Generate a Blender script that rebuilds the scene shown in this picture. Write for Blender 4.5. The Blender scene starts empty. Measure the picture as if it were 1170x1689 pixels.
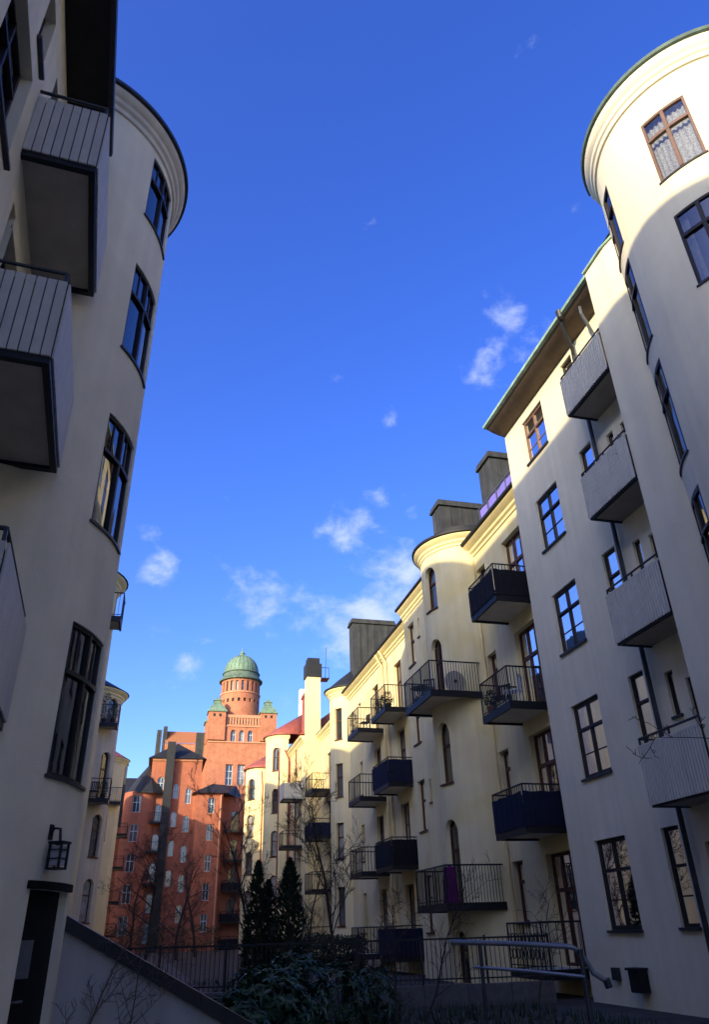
import bpy, math, random
from mathutils import Vector, Matrix
random.seed(7)
SC = bpy.context.scene
COL = SC.collection
R = math.radians
PI = math.pi

# ------------------------------------------------------------------ camera
def cam_setup():
    up = Vector((-64, 2097, -1200)).normalized()
    yy = Vector((-350, -698, -1200)); yy = (yy - up * yy.dot(up)).normalized()
    xx = yy.cross(up)
    M = Matrix((xx, yy, up)).to_4x4()
    cd = bpy.data.cameras.new('camera'); co = bpy.data.objects.new('camera', cd); COL.objects.link(co)
    cd.sensor_fit = 'HORIZONTAL'; cd.sensor_width = 36.0; cd.lens = 36.0 * 1200 / 1170
    cd.shift_y = 2.5 / 1170
    cd.clip_start = 0.05; cd.clip_end = 2000
    co.matrix_world = Matrix.Translation((0, 0, 1.6)) @ M
    SC.camera = co
    return M
CM = cam_setup()
def ray(px, py):
    return CM.to_3x3() @ Vector((px - 585, 847 - py, -1200))

# ------------------------------------------------------------------ world, sun, exposure
SUN_H = Vector((-0.75, -0.66, 0)).normalized(); SUN_EL = R(17.5)
def world_setup():
    w = bpy.data.worlds.new('World'); SC.world = w; w.use_nodes = True
    nt = w.node_tree; nt.nodes.clear(); N = nt.nodes.new; L = nt.links.new
    out = N('ShaderNodeOutputWorld'); bg = N('ShaderNodeBackground'); bg.inputs['Strength'].default_value = 0.15
    L(bg.outputs[0], out.inputs[0])
    sky = N('ShaderNodeTexSky'); sky.sky_type = 'NISHITA'; sky.sun_disc = False
    sky.sun_elevation = SUN_EL; sky.sun_rotation = math.atan2(SUN_H.x, SUN_H.y)
    sky.air_density = 1.0; sky.dust_density = 2.2; sky.ozone_density = 4.0; sky.altitude = 30
    hsv = N('ShaderNodeHueSaturation'); hsv.inputs['Hue'].default_value = 0.527; hsv.inputs['Saturation'].default_value = 1.23; hsv.inputs['Value'].default_value = 0.88
    L(sky.outputs[0], hsv.inputs['Color'])
    # fair-weather cloud wisps, placed by direction in the sky
    tc = N('ShaderNodeTexCoord')
    def math_(op, a, b=None, clamp=False):
        m = N('ShaderNodeMath'); m.operation = op; m.use_clamp = clamp
        for i, v in enumerate((a, b)):
            if v is None: continue
            if isinstance(v, (int, float)): m.inputs[i].default_value = v
            else: L(v, m.inputs[i])
        return m.outputs[0]
    mp = N('ShaderNodeMapping'); mp.inputs['Scale'].default_value = (1, 1, 1.5); L(tc.outputs['Generated'], mp.inputs['Vector'])
    n1 = N('ShaderNodeTexNoise'); n1.inputs['Scale'].default_value = 15; n1.inputs['Detail'].default_value = 6; n1.inputs['Roughness'].default_value = 0.58; n1.inputs['Distortion'].default_value = 0.15
    L(mp.outputs[0], n1.inputs['Vector'])
    det = N('ShaderNodeMapRange'); det.interpolation_type = 'SMOOTHSTEP'
    det.inputs['From Min'].default_value = 0.43; det.inputs['From Max'].default_value = 0.80
    tot = None
    for px, py, r, a in [(825, 535, 85, 1.3), (800, 600, 65, 1.2), (875, 575, 70, 1.25), (575, 870, 85, 1.4), (430, 985, 100, 1.45), (260, 935, 60, 1.25), (640, 950, 130, 1.5),
                         (590, 1030, 130, 1.7), (490, 1030, 100, 1.4), (690, 1000, 90, 1.6), (320, 1092, 60, 1.1), (265, 1035, 50, .95), (430, 125, 60, .85), (960, 345, 45, .85), (700, 858, 60, .8), (642, 685, 40, .7),
                         (245, 885, 50, .6), (330, 900, 55, .8), (480, 1150, 80, .6), (620, 815, 50, .8), (560, 1130, 90, .7), (900, 540, 50, .9)]:
        c = ray(px, py).normalized(); rad = r / 1200.0
        dp = N('ShaderNodeVectorMath'); dp.operation = 'DISTANCE'; L(tc.outputs['Generated'], dp.inputs[0]); dp.inputs[1].default_value = c
        mr = N('ShaderNodeMapRange'); mr.interpolation_type = 'SMOOTHSTEP'
        mr.inputs['From Min'].default_value = rad; mr.inputs['From Max'].default_value = rad * .1
        mr.inputs['To Min'].default_value = 0; mr.inputs['To Max'].default_value = a
        L(dp.outputs['Value'], mr.inputs['Value'])
        tot = mr.outputs[0] if tot is None else math_('MAXIMUM', tot, mr.outputs[0])
    n2 = N('ShaderNodeTexNoise'); n2.inputs['Scale'].default_value = 2.2; n2.inputs['Detail'].default_value = 1
    L(tc.outputs['Generated'], n2.inputs['Vector'])
    far = N('ShaderNodeMapRange'); far.interpolation_type = 'SMOOTHSTEP'; far.inputs['From Min'].default_value = .72; far.inputs['From Max'].default_value = .8
    far.inputs['To Max'].default_value = .3
    L(n2.outputs['Fac'], far.inputs['Value'])
    tot = math_('MAXIMUM', tot, far.outputs[0])
    L(math_('ADD', n1.outputs['Fac'], math_('MULTIPLY', math_('SUBTRACT', tot, 1.0), 0.24)), det.inputs['Value'])
    fac = math_('MULTIPLY', det.outputs[0], 0.85, True)
    mix = N('ShaderNodeMixRGB'); L(fac, mix.inputs[0]); L(hsv.outputs[0], mix.inputs[1]); mix.inputs[2].default_value = (1.6, 1.85, 2.45, 1)
    L(mix.outputs[0], bg.inputs['Color'])
    sd = bpy.data.lights.new('sun', 'SUN'); so = bpy.data.objects.new('sun', sd); COL.objects.link(so)
    sd.energy = 2.0; sd.angle = R(0.6); sd.color = (1.0, 0.83, 0.53)
    d = -(SUN_H * math.cos(SUN_EL) + Vector((0, 0, math.sin(SUN_EL))))
    so.rotation_euler = d.to_track_quat('-Z', 'Y').to_euler(); so.location = (-20, -20, 40)
world_setup()
SC.render.engine = 'CYCLES'
SC.cycles.use_denoising = True
SC.cycles.max_bounces = 8; SC.cycles.diffuse_bounces = 6; SC.cycles.transparent_max_bounces = 12
SC.view_settings.view_transform = 'Standard'; SC.view_settings.look = 'None'; SC.view_settings.gamma = 1; SC.view_settings.exposure = 1.68
SC.view_settings.use_curve_mapping = False

# ------------------------------------------------------------------ materials
MATS = {}
def mat(name, col, rough=.8, var=.12, scale=3.0, bump=.0, bscale=60, metallic=0, spec=.3, streak=0, patch=None, sheen=0):
    if name in MATS: return MATS[name]
    m = bpy.data.materials.new(name); m.use_nodes = True; nt = m.node_tree; N = nt.nodes.new; L = nt.links.new
    p = nt.nodes['Principled BSDF']; p.inputs['Roughness'].default_value = rough; p.inputs['Metallic'].default_value = metallic
    p.inputs['Specular IOR Level'].default_value = spec
    tc = N('ShaderNodeTexCoord')
    n = N('ShaderNodeTexNoise'); n.inputs['Scale'].default_value = scale; n.inputs['Detail'].default_value = 6; n.inputs['Roughness'].default_value = .6
    L(tc.outputs['Object'], n.inputs['Vector'])
    mr = N('ShaderNodeMapRange'); mr.inputs['From Min'].default_value = .3; mr.inputs['From Max'].default_value = .7
    mr.inputs['To Min'].default_value = 1 - var; mr.inputs['To Max'].default_value = 1 + var; L(n.outputs['Fac'], mr.inputs['Value'])
    val = mr.outputs[0]
    if streak:
        mp = N('ShaderNodeMapping'); mp.inputs['Scale'].default_value = (2.6, 2.6, .16); L(tc.outputs['Object'], mp.inputs['Vector'])
        n2 = N('ShaderNodeTexNoise'); n2.inputs['Scale'].default_value = 1.6; n2.inputs['Detail'].default_value = 5; L(mp.outputs[0], n2.inputs['Vector'])
        m2 = N('ShaderNodeMapRange'); m2.inputs['From Min'].default_value = .35; m2.inputs['From Max'].default_value = .72
        m2.inputs['To Min'].default_value = 1; m2.inputs['To Max'].default_value = 1 - streak; L(n2.outputs['Fac'], m2.inputs['Value'])
        mm = N('ShaderNodeMath'); mm.operation = 'MULTIPLY'; L(val, mm.inputs[0]); L(m2.outputs[0], mm.inputs[1]); val = mm.outputs[0]
    vm = N('ShaderNodeVectorMath'); vm.operation = 'SCALE'; vm.inputs[0].default_value = col[:3]; L(val, vm.inputs['Scale'])
    cout = vm.outputs[0]
    if patch:
        n3 = N('ShaderNodeTexNoise'); n3.inputs['Scale'].default_value = .45; n3.inputs['Detail'].default_value = 2; L(tc.outputs['Object'], n3.inputs['Vector'])
        m3 = N('ShaderNodeMapRange'); m3.inputs['From Min'].default_value = .54; m3.inputs['From Max'].default_value = .6; L(n3.outputs['Fac'], m3.inputs['Value'])
        mx = N('ShaderNodeMixRGB'); L(m3.outputs[0], mx.inputs[0]); L(cout, mx.inputs[1])
        v4 = N('ShaderNodeVectorMath'); v4.operation = 'SCALE'; v4.inputs[0].default_value = patch; L(val, v4.inputs['Scale']); L(v4.outputs[0], mx.inputs[2])
        cout = mx.outputs[0]
    L(cout, p.inputs['Base Color'])
    if bump:
        nb = N('ShaderNodeTexNoise'); nb.inputs['Scale'].default_value = bscale; nb.inputs['Detail'].default_value = 4; L(tc.outputs['Object'], nb.inputs['Vector'])
        nc = N('ShaderNodeTexNoise'); nc.inputs['Scale'].default_value = 1.3; nc.inputs['Detail'].default_value = 3; L(tc.outputs['Object'], nc.inputs['Vector'])
        ad = N('ShaderNodeMath'); ad.operation = 'MULTIPLY_ADD'; L(nc.outputs['Fac'], ad.inputs[0]); ad.inputs[1].default_value = 3.0; L(nb.outputs['Fac'], ad.inputs[2])
        bp = N('ShaderNodeBump'); bp.inputs['Strength'].default_value = bump; bp.inputs['Distance'].default_value = .02
        L(ad.outputs[0], bp.inputs['Height']); L(bp.outputs[0], p.inputs['Normal'])
    MATS[name] = m
    return m
def brick_mat(name, c1, c2, mortar, scale):
    m = mat(name, c1, .85, .18, 1.2, .15, 20, streak=.18); nt = m.node_tree; p = nt.nodes['Principled BSDF']; N = nt.nodes.new; L = nt.links.new
    src = p.inputs['Base Color'].links[0].from_socket
    tc = N('ShaderNodeTexCoord'); sx = N('ShaderNodeSeparateXYZ'); L(tc.outputs['Object'], sx.inputs[0])
    ad = N('ShaderNodeMath'); L(sx.outputs[0], ad.inputs[0]); L(sx.outputs[1], ad.inputs[1])
    cb = N('ShaderNodeCombineXYZ'); L(ad.outputs[0], cb.inputs[0]); L(sx.outputs[2], cb.inputs[1])
    br = N('ShaderNodeTexBrick'); br.inputs['Scale'].default_value = scale; L(cb.outputs[0], br.inputs['Vector'])
    br.inputs['Color1'].default_value = (1, 1, 1, 1); br.inputs['Color2'].default_value = (.8, .76, .74, 1); br.inputs['Mortar'].default_value = (.86, .84, .82, 1)
    mx = N('ShaderNodeMixRGB'); mx.blend_type = 'MULTIPLY'; mx.inputs[0].default_value = 1; L(src, mx.inputs[1]); L(br.outputs[0], mx.inputs[2]); L(mx.outputs[0], p.inputs['Base Color'])
    return m
def glass_mat(name, ior=1.75, add=.06, tint=(.8, .84, .86)):
    m = bpy.data.materials.new(name); m.use_nodes = True; nt = m.node_tree; nt.nodes.clear(); N = nt.nodes.new; L = nt.links.new
    out = N('ShaderNodeOutputMaterial'); mix = N('ShaderNodeMixShader'); tr = N('ShaderNodeBsdfTransparent'); tr.inputs[0].default_value = (*tint, 1)
    gl = N('ShaderNodeBsdfGlossy'); gl.inputs['Roughness'].default_value = .015; gl.inputs['Color'].default_value = (.95, .97, 1, 1)
    fr = N('ShaderNodeFresnel'); fr.inputs['IOR'].default_value = ior
    ma = N('ShaderNodeMath'); ma.operation = 'ADD'; ma.use_clamp = True; L(fr.outputs[0], ma.inputs[0]); ma.inputs[1].default_value = add
    tc = N('ShaderNodeTexCoord'); nb = N('ShaderNodeTexNoise'); nb.inputs['Scale'].default_value = 1.7; L(tc.outputs['Object'], nb.inputs['Vector'])
    bp = N('ShaderNodeBump'); bp.inputs['Strength'].default_value = .05; bp.inputs['Distance'].default_value = .05; L(nb.outputs['Fac'], bp.inputs['Height'])
    L(bp.outputs[0], gl.inputs['Normal'])
    L(ma.outputs[0], mix.inputs[0]); L(tr.outputs[0], mix.inputs[1]); L(gl.outputs[0], mix.inputs[2]); L(mix.outputs[0], out.inputs[0])
    return m
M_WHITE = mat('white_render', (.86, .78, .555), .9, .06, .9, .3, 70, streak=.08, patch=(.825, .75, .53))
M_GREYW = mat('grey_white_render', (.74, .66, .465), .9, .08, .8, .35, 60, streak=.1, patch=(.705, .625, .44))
M_YELL = mat('yellow_render', (.83, .71, .41), .9, .06, 1.0, .25, 60, streak=.10, patch=(.80, .665, .33))
M_YELL2 = mat('pale_yellow_render', (.81, .67, .35), .9, .07, 1.0, .2, 50, streak=.12)
M_DULL = mat('dull_cream_render', (.62, .54, .38), .9, .1, 1.0, .2, 50, streak=.2)
M_CREAM = mat('cream_moulding', (.81, .69, .36), .8, .06, 2, .1, 60)
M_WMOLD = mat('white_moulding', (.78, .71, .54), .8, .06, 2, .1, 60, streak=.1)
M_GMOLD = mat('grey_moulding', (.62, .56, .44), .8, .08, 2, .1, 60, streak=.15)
M_RED = brick_mat('red_brick', (.40, .138, .078), None, None, 3.4)
M_RED2 = brick_mat('tower_brick', (.50, .20, .115), None, None, 2.6)
M_REDT = mat('red_trim', (.52, .25, .15), .85, .1, 3)
M_DARKF = mat('dark_window_wood', (.022, .017, .016), .5, .2, 8)
M_BROWN = mat('red_brown_window_wood', (.085, .03, .02), .5, .2, 8)
M_BLUEF = mat('pale_blue_window_wood', (.42, .5, .56), .5, .1, 8)
M_TERRF = mat('lighter_brown_window_wood', (.17, .10, .075), .55, .2, 8)  # lighter brown, also used for the top-row frames of the white building
M_BLACK = mat('black_iron', (.012, .012, .014), .5, .2, 10)
M_IRON = mat('grey_iron', (.05, .052, .056), .45, .2, 10, metallic=.4)
M_STEEL = mat('galvanised_steel', (.20, .215, .23), .4, .12, 12, metallic=.7)
M_SOFFIT = mat('brown_soffit', (.16, .12, .09), .8, .15, 4)
M_DSOFFIT = mat('black_brown_soffit', (.02, .017, .015), .8, .2, 4)
M_COPPER = mat('verdigris_copper', (.32, .47, .37), .65, .22, 2.2, .1, 20, streak=.3)
M_DOME = mat('dull_green_dome_copper', (.17, .27, .19), .65, .25, 1.4, .1, 20, streak=.35)
M_COPPERD = mat('dark_verdigris_copper', (.11, .16, .125), .65, .3, 1.6, .1, 20, streak=.35)
M_ROOF = mat('black_sheet_roof', (.02, .021, .023), .6, .25, 2, .1, 15)
M_CHIM = mat('dark_zinc_chimney', (.05, .052, .05), .65, .25, 2, .1, 12, streak=.45)
M_REDROOF = mat('red_sheet_roof', (.36, .10, .07), .6, .15, 2, .1, 20, streak=.2)
M_SLAB = mat('balcony_concrete', (.42, .39, .33), .9, .1, 3, .15, 50, streak=.1)
M_PALESLAB = mat('pale_balcony_soffit', (.76, .70, .56), .9, .1, 3, .1, 50)
M_BOARD = mat('grey_white_board', (.52, .49, .42), .6, .08, 5, .05, 40, streak=.12)
M_PANEL = mat('ribbed_white_panel', (.68, .64, .52), .55, .06, 4, streak=.08)
M_CLOTH = mat('navy_balcony_cloth', (.008, .011, .032), .9, .3, 9, .3, 30)
M_BCLOTH = mat('black_balcony_cloth', (.008, .008, .012), .9, .3, 9, .3, 30)
M_PURP = mat('purple_fabric', (.11, .008, .09), .9, .2, 9, .2, 30)
M_VIOLET = mat('violet_fabric', (.20, .17, .62), .8, .1, 6)
M_CURT = mat('curtain_fabric', (.62, .60, .54), .9, .12, 12, .3, 18)
M_LACE = mat('lace_curtain', (.40, .39, .37), .9, .6, 26, .2, 40)
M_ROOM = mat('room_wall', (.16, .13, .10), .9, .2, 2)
M_GLASS = glass_mat('window_glass')
M_GLASSF = mat('far_window_glass', (.03, .036, .045), .04, .3, 1.5, spec=1.0)
M_GLASSF2 = mat('far_window_glass_grey', (.09, .09, .095), .05, .4, 1.5, spec=1.0)  # mid-grey opaque pane, one of several picked at random per window
M_GLASSF3 = mat('far_window_glass_curtained', (.27, .255, .23), .12, .35, 2.5, spec=.9)
M_GROUND = mat('ground_soil', (.055, .048, .038), .95, .35, .8, .5, 14)
M_PATH = mat('path_gravel', (.30, .28, .27), .95, .15, 5, .3, 40)
M_PATHD = mat('worn_asphalt_path', (.09, .085, .08), .95, .2, 4, .3, 40)
M_STONE = mat('granite', (.10, .095, .09), .85, .18, 9, .3, 40)
M_RWALL = mat('rendered_wall', (.42, .40, .37), .9, .1, 1.4, .3, 50, streak=.2)
M_BARK = mat('bark', (.045, .035, .028), .95, .3, 14, .4, 40)
M_BARKL = mat('pale_twig_bark', (.09, .072, .055), .95, .3, 14, .4, 40)
M_THUJA = mat('thuja_green', (.028, .042, .02), .8, .5, 6)
M_RHODO = mat('rhododendron_leaf', (.032, .07, .034), .35, .4, 9, spec=.5)
M_LEAF = mat('potted_plant_leaf', (.03, .045, .018), .7, .4, 9)
M_POT = mat('terracotta', (.30, .12, .06), .8, .15, 6)
M_WHITEP = mat('white_plastic', (.7, .7, .7), .5, .05, 5)
M_DOOR = mat('dark_door_paint', (.009, .008, .008), .7, .25, 6, spec=.12)
M_LAMPG = mat('lantern_milk_glass', (.34, .35, .38), .3, .1, 6)

# ------------------------------------------------------------------ mesh helpers
class MB:
    def __init__(s): s.v = []; s.f = []; s.k = {}
    def p(s, c):
        k = (round(c[0], 4), round(c[1], 4), round(c[2], 4))
        i = s.k.get(k)
        if i is None: i = len(s.v); s.k[k] = i; s.v.append(tuple(c))
        return i
    def face(s, pts):
        ids = []
        for c in pts:
            i = s.p(c)
            if i not in ids: ids.append(i)
        if len(ids) >= 3: s.f.append(ids)
    def box(s, a, b):
        x0, y0, z0 = a; x1, y1, z1 = b
        P = [(x0, y0, z0), (x1, y0, z0), (x1, y1, z0), (x0, y1, z0), (x0, y0, z1), (x1, y0, z1), (x1, y1, z1), (x0, y1, z1)]
        for q in ((0, 3, 2, 1), (4, 5, 6, 7), (0, 1, 5, 4), (1, 2, 6, 5), (2, 3, 7, 6), (3, 0, 4, 7)): s.face([P[i] for i in q])
    def fbox(s, f, sa, sb, za, zb, da, db, n=1):
        for i in range(n):
            a = sa + (sb - sa) * i / n; b = sa + (sb - sa) * (i + 1) / n
            P = [f.pt(a, za, da), f.pt(b, za, da), f.pt(b, za, db), f.pt(a, za, db), f.pt(a, zb, da), f.pt(b, zb, da), f.pt(b, zb, db), f.pt(a, zb, db)]
            qs = [(0, 1, 2, 3), (4, 7, 6, 5), (0, 4, 5, 1), (3, 2, 6, 7)]
            if i == 0: qs.append((0, 3, 7, 4))
            if i == n - 1: qs.append((1, 5, 6, 2))
            for q in qs: s.face([P[j] for j in q])
    def tube(s, pts, r, n=6, r2=None, cap=True):
        pts = [Vector(p) for p in pts]; m = len(pts); r2 = r if r2 is None else r2; rings = []
        ref = None
        for i, p in enumerate(pts):
            t = (pts[min(i + 1, m - 1)] - pts[max(i - 1, 0)]).normalized()
            if ref is None: ref = t.orthogonal().normalized()
            ref = (ref - t * ref.dot(t))
            ref = ref.normalized() if ref.length > 1e-6 else t.orthogonal().normalized()
            b = t.cross(ref); rr = r + (r2 - r) * i / max(1, m - 1)
            base = len(s.v)
            for j in range(n):
                a = 2 * PI * j / n; s.v.append(tuple(p + (ref * math.cos(a) + b * math.sin(a)) * rr))
            rings.append(base)
        for i in range(m - 1):
            for j in range(n):
                s.f.append([rings[i] + j, rings[i] + (j + 1) % n, rings[i + 1] + (j + 1) % n, rings[i + 1] + j])
        if cap: s.f.append([rings[0] + j for j in range(n)][::-1]); s.f.append([rings[-1] + j for j in range(n)])
    def lathe(s, c, prof, n=32, a0=0, a1=2 * PI):
        full = abs(a1 - a0 - 2 * PI) < 1e-6
        for i in range(n):
            a = a0 + (a1 - a0) * i / n; b = a0 + (a1 - a0) * (i + 1) / n
            for (r0, z0), (r1, z1) in zip(prof, prof[1:]):
                s.face([(c[0] + r0 * math.cos(a), c[1] + r0 * math.sin(a), z0), (c[0] + r0 * math.cos(b), c[1] + r0 * math.sin(b), z0),
                        (c[0] + r1 * math.cos(b), c[1] + r1 * math.sin(b), z1), (c[0] + r1 * math.cos(a), c[1] + r1 * math.sin(a), z1)])
    def prism(s, poly, z0, z1):
        s.face([(x, y, z0) for x, y in poly][::-1]); s.face([(x, y, z1) for x, y in poly])
        for i in range(len(poly)):
            a = poly[i]; b = poly[(i + 1) % len(poly)]
            s.face([(a[0], a[1], z0), (b[0], b[1], z0), (b[0], b[1], z1), (a[0], a[1], z1)])
    def build(s, name, m, parent=None, base=None, smooth=True, angle=30, kind=None):
        """one mesh object; verts are given in world coordinates"""
        root = parent
        while root is not None and root.parent is not None: root = root.parent
        if root is not None: off = Vector(root.location)
        else: off = Vector(base if base is not None else (0, 0, 0))
        if name in ('pane', 'board') and False: pass
        me = bpy.data.meshes.new(name)
        me.from_pydata([(x - off.x, y - off.y, z - off.z) for x, y, z in s.v], [], s.f)
        if smooth:
            me.polygons.foreach_set('use_smooth', [True] * len(me.polygons))
            me.set_sharp_from_angle(angle=R(angle))
        me.materials.append(m); me.update()
        o = bpy.data.objects.new(name, me); COL.objects.link(o)
        if parent is not None: o.parent = parent
        else: o.location = off
        if kind: o['kind'] = kind
        return o
def thing(name, label, cat, loc=(0, 0, 0), group=None):
    o = bpy.data.objects.new(name, None); COL.objects.link(o); o.location = loc; o.empty_display_size = .3
    o['label'] = label; o['category'] = cat
    if group: o['group'] = group
    return o
def tag(o, label, cat, group=None):
    o['label'] = label; o['category'] = cat
    if group: o['group'] = group
    return o

class Flat:
    def __init__(s, ox, oy, ux, uy, nx, ny): s.o = (ox, oy); s.u = (ux, uy); s.n = (nx, ny); s.curved = False
    def pt(s, t, z, d=0): return (s.o[0] + s.u[0] * t + s.n[0] * d, s.o[1] + s.u[1] * t + s.n[1] * d, z)
class Cyl:
    def __init__(s, cx, cy, r, a0): s.c = (cx, cy); s.r = r; s.a0 = a0; s.curved = True
    def pt(s, t, z, d=0):
        a = s.a0 + t / s.r; return (s.c[0] + (s.r + d) * math.cos(a), s.c[1] + (s.r + d) * math.sin(a), z)
    def s_az(s, az):     # where a horizontal bearing from the viewing spot meets the drum
        ux, uy = math.sin(R(az)), math.cos(R(az)); b = ux * s.c[0] + uy * s.c[1]; q = s.c[0] ** 2 + s.c[1] ** 2 - s.r ** 2
        t = b - math.sqrt(max(0, b * b - q)); a = math.atan2(uy * t - s.c[1], ux * t - s.c[0])
        da = (a - s.a0 + PI) % (2 * PI) - PI
        return da * s.r
class Op:
    def __init__(s, s0, s1, z0, z1, arch=0): s.s0, s.s1 = min(s0, s1), max(s0, s1); s.z0, s.z1, s.arch = z0, z1, arch
    def top(s, t):
        if not s.arch: return s.z1
        w = (s.s1 - s.s0) / 2; x = max(-1, min(1, (t - (s.s0 + w)) / w)); h = s.arch
        # circular segment of rise h
        rr = (w * w + h * h) / (2 * h)
        return s.z1 - rr + math.sqrt(max(0, rr * rr - (x * w) ** 2)) if h < w else s.z1 - h + h * math.sqrt(max(0, 1 - x * x))
def uniq(v):
    v = sorted(v); o = [v[0]]
    for x in v[1:]:
        if x - o[-1] > 1e-4: o.append(x)
    return o
def wall(f, s0, s1, z0, z1, ops=(), rev=.2, ds=None, mb=None):
    mb = mb or MB(); S = [s0, s1]; Z = [z0, z1]
    for o in ops:
        S += [o.s0, o.s1]; Z += [o.z0, o.z1]
        if o.arch: S += [o.s0 + (o.s1 - o.s0) * i / 8 for i in range(9)]
    if ds: n = max(1, int((s1 - s0) / ds)); S += [s0 + (s1 - s0) * i / n for i in range(n + 1)]
    S = uniq([x for x in S if s0 - 1e-6 <= x <= s1 + 1e-6]); Z = uniq([x for x in Z if z0 - 1e-6 <= x <= z1 + 1e-6])
    for a, b in zip(S, S[1:]):
        mid = (a + b) / 2; col = [o for o in ops if o.s0 < mid < o.s1]
        for c, d in zip(Z, Z[1:]):
            mz = (c + d) / 2
            if any(o.z0 < mz < o.z1 for o in col): continue
            mb.face([f.pt(a, c), f.pt(b, c), f.pt(b, d), f.pt(a, d)])
        for o in col:
            ta, tb = o.top(a), o.top(b)
            if o.arch: mb.face([f.pt(a, ta), f.pt(b, tb), f.pt(b, o.z1), f.pt(a, o.z1)])
            mb.face([f.pt(a, ta), f.pt(b, tb), f.pt(b, tb, -rev), f.pt(a, ta, -rev)])
            mb.face([f.pt(a, o.z0), f.pt(b, o.z0), f.pt(b, o.z0, -rev), f.pt(a, o.z0, -rev)])
    for o in ops:
        for t in (o.s0, o.s1):
            zt = o.top(t); mb.face([f.pt(t, o.z0), f.pt(t, zt), f.pt(t, zt, -rev), f.pt(t, o.z0, -rev)])
    return mb
def window(b, f, o, cols=2, rows=(.64,), thin=(), split=0, rev=.2, fm=None, far=False, fw=.06, bw=.05, curtain=0, sill=True, sillm=None, lace=False, sp=.06, st=.05):
    """window > pane, sill, curtain.  rows: heights of transoms as fractions; thin: of glazing bars"""
    fm = fm or M_DARKF; n = 5 if f.curved or o.arch else 1
    d0, d1 = -rev - .01, -rev + .06
    mb = MB(); W = o.s1 - o.s0; H = o.z1 - o.z0
    zt = o.z1 - (o.arch if o.arch else 0)
    mb.fbox(f, o.s0, o.s0 + fw, o.z0, o.top(o.s0 + fw * .3), d0, d1); mb.fbox(f, o.s1 - fw, o.s1, o.z0, o.top(o.s0 + fw * .3), d0, d1)
    mb.fbox(f, o.s0 + fw, o.s1 - fw, o.z0, o.z0 + fw, d0, d1, n)
    N = 8 if o.arch else n
    for i in range(N):
        a = o.s0 + fw + (W - 2 * fw) * i / N; c = o.s0 + fw + (W - 2 * fw) * (i + 1) / N
        za, zc = o.top(a), o.top(c)
        for (da, db) in ((d0, d1),):
            mb.face([f.pt(a, za - fw, db), f.pt(c, zc - fw, db), f.pt(c, zc, db), f.pt(a, za, db)])
            mb.face([f.pt(a, za - fw, da), f.pt(c, zc - fw, da), f.pt(c, zc - fw, db), f.pt(a, za - fw, db)])
    cs = [o.s0 + W * i / cols for i in range(cols + 1)]
    for c in cs[1:-1]: mb.fbox(f, c - bw / 2, c + bw / 2, o.z0 + fw, o.top(c) - fw * .5, d0, d1 + .012)
    zs = [o.z0]
    for r in sorted(list(rows) + list(thin)):
        zz = o.z0 + H * r; zs.append(zz); t = bw * .55 if r in rows else .014
        mb.fbox(f, o.s0 + fw * .8, o.s1 - fw * .8, zz - t, zz + t, d0 + .008, d1 + (.02 if r in rows else -.02), n)
    zs.append(None)
    if split:                       # slim vertical bar in each upper light
        zb = o.z0 + H * max(list(rows))
        for a, c in zip(cs, cs[1:]):
            m_ = (a + c) / 2; mb.fbox(f, m_ - .014, m_ + .014, zb, o.top(m_) - fw * .5, d0 + .01, d1 - .02)
    w = mb.build('window', fm, b)
    dp = -rev + .025; gm = random.choice((M_GLASSF, M_GLASSF, M_GLASSF2, M_GLASSF3))
    for a, c in zip(cs, cs[1:]):
        for za, zb in zip(zs, zs[1:]):
            q = MB(); k = 6 if (f.curved or (o.arch and zb is None)) else 1
            for i in range(k):
                x0 = a + (c - a) * i / k; x1 = a + (c - a) * (i + 1) / k
                t0 = zb if zb is not None else o.top(x0) - .012; t1 = zb if zb is not None else o.top(x1) - .012
                q.face([f.pt(x0, za, dp), f.pt(x1, za, dp), f.pt(x1, t1, dp), f.pt(x0, t0, dp)])
            q.build('pane', gm if far else M_GLASS, w, angle=60)
    if sill:
        q = MB(); q.fbox(f, o.s0 - .03, o.s1 + .03, o.z0 - st, o.z0 + .004, -rev + .061, sp, n); q.build('sill', sillm or M_IRON, w)
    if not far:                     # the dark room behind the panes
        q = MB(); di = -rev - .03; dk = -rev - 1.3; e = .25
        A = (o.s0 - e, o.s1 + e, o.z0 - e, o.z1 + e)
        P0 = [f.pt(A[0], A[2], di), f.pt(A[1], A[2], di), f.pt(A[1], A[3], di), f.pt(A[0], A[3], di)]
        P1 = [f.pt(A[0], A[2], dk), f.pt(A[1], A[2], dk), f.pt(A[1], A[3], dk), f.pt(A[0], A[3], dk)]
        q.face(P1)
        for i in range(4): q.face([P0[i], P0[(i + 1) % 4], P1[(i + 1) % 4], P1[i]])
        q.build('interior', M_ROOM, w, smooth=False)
    if curtain and not far:
        cw = W * curtain; dc = -rev - .12
        spans = [(o.s0 - .05, o.s0 + cw), (o.s1 - cw, o.s1 + .05)] if curtain < .5 else [(o.s0 - .05, o.s1 + .05)]
        for a, c in spans:
            q = MB(); k = max(6, int((c - a) / .035)); top = o.z1 + .1
            for i in range(k):
                x0 = a + (c - a) * i / k; x1 = a + (c - a) * (i + 1) / k
                e0 = .025 * math.sin(i * 1.9); e1 = .025 * math.sin((i + 1) * 1.9)
                q.face([f.pt(x0, o.z0 - .1, dc + e0), f.pt(x1, o.z0 - .1, dc + e1), f.pt(x1, top, dc + e1), f.pt(x0, top, dc + e0)])
            q.build('curtain', M_LACE if lace else M_CURT, w, angle=80)
    return w
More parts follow.
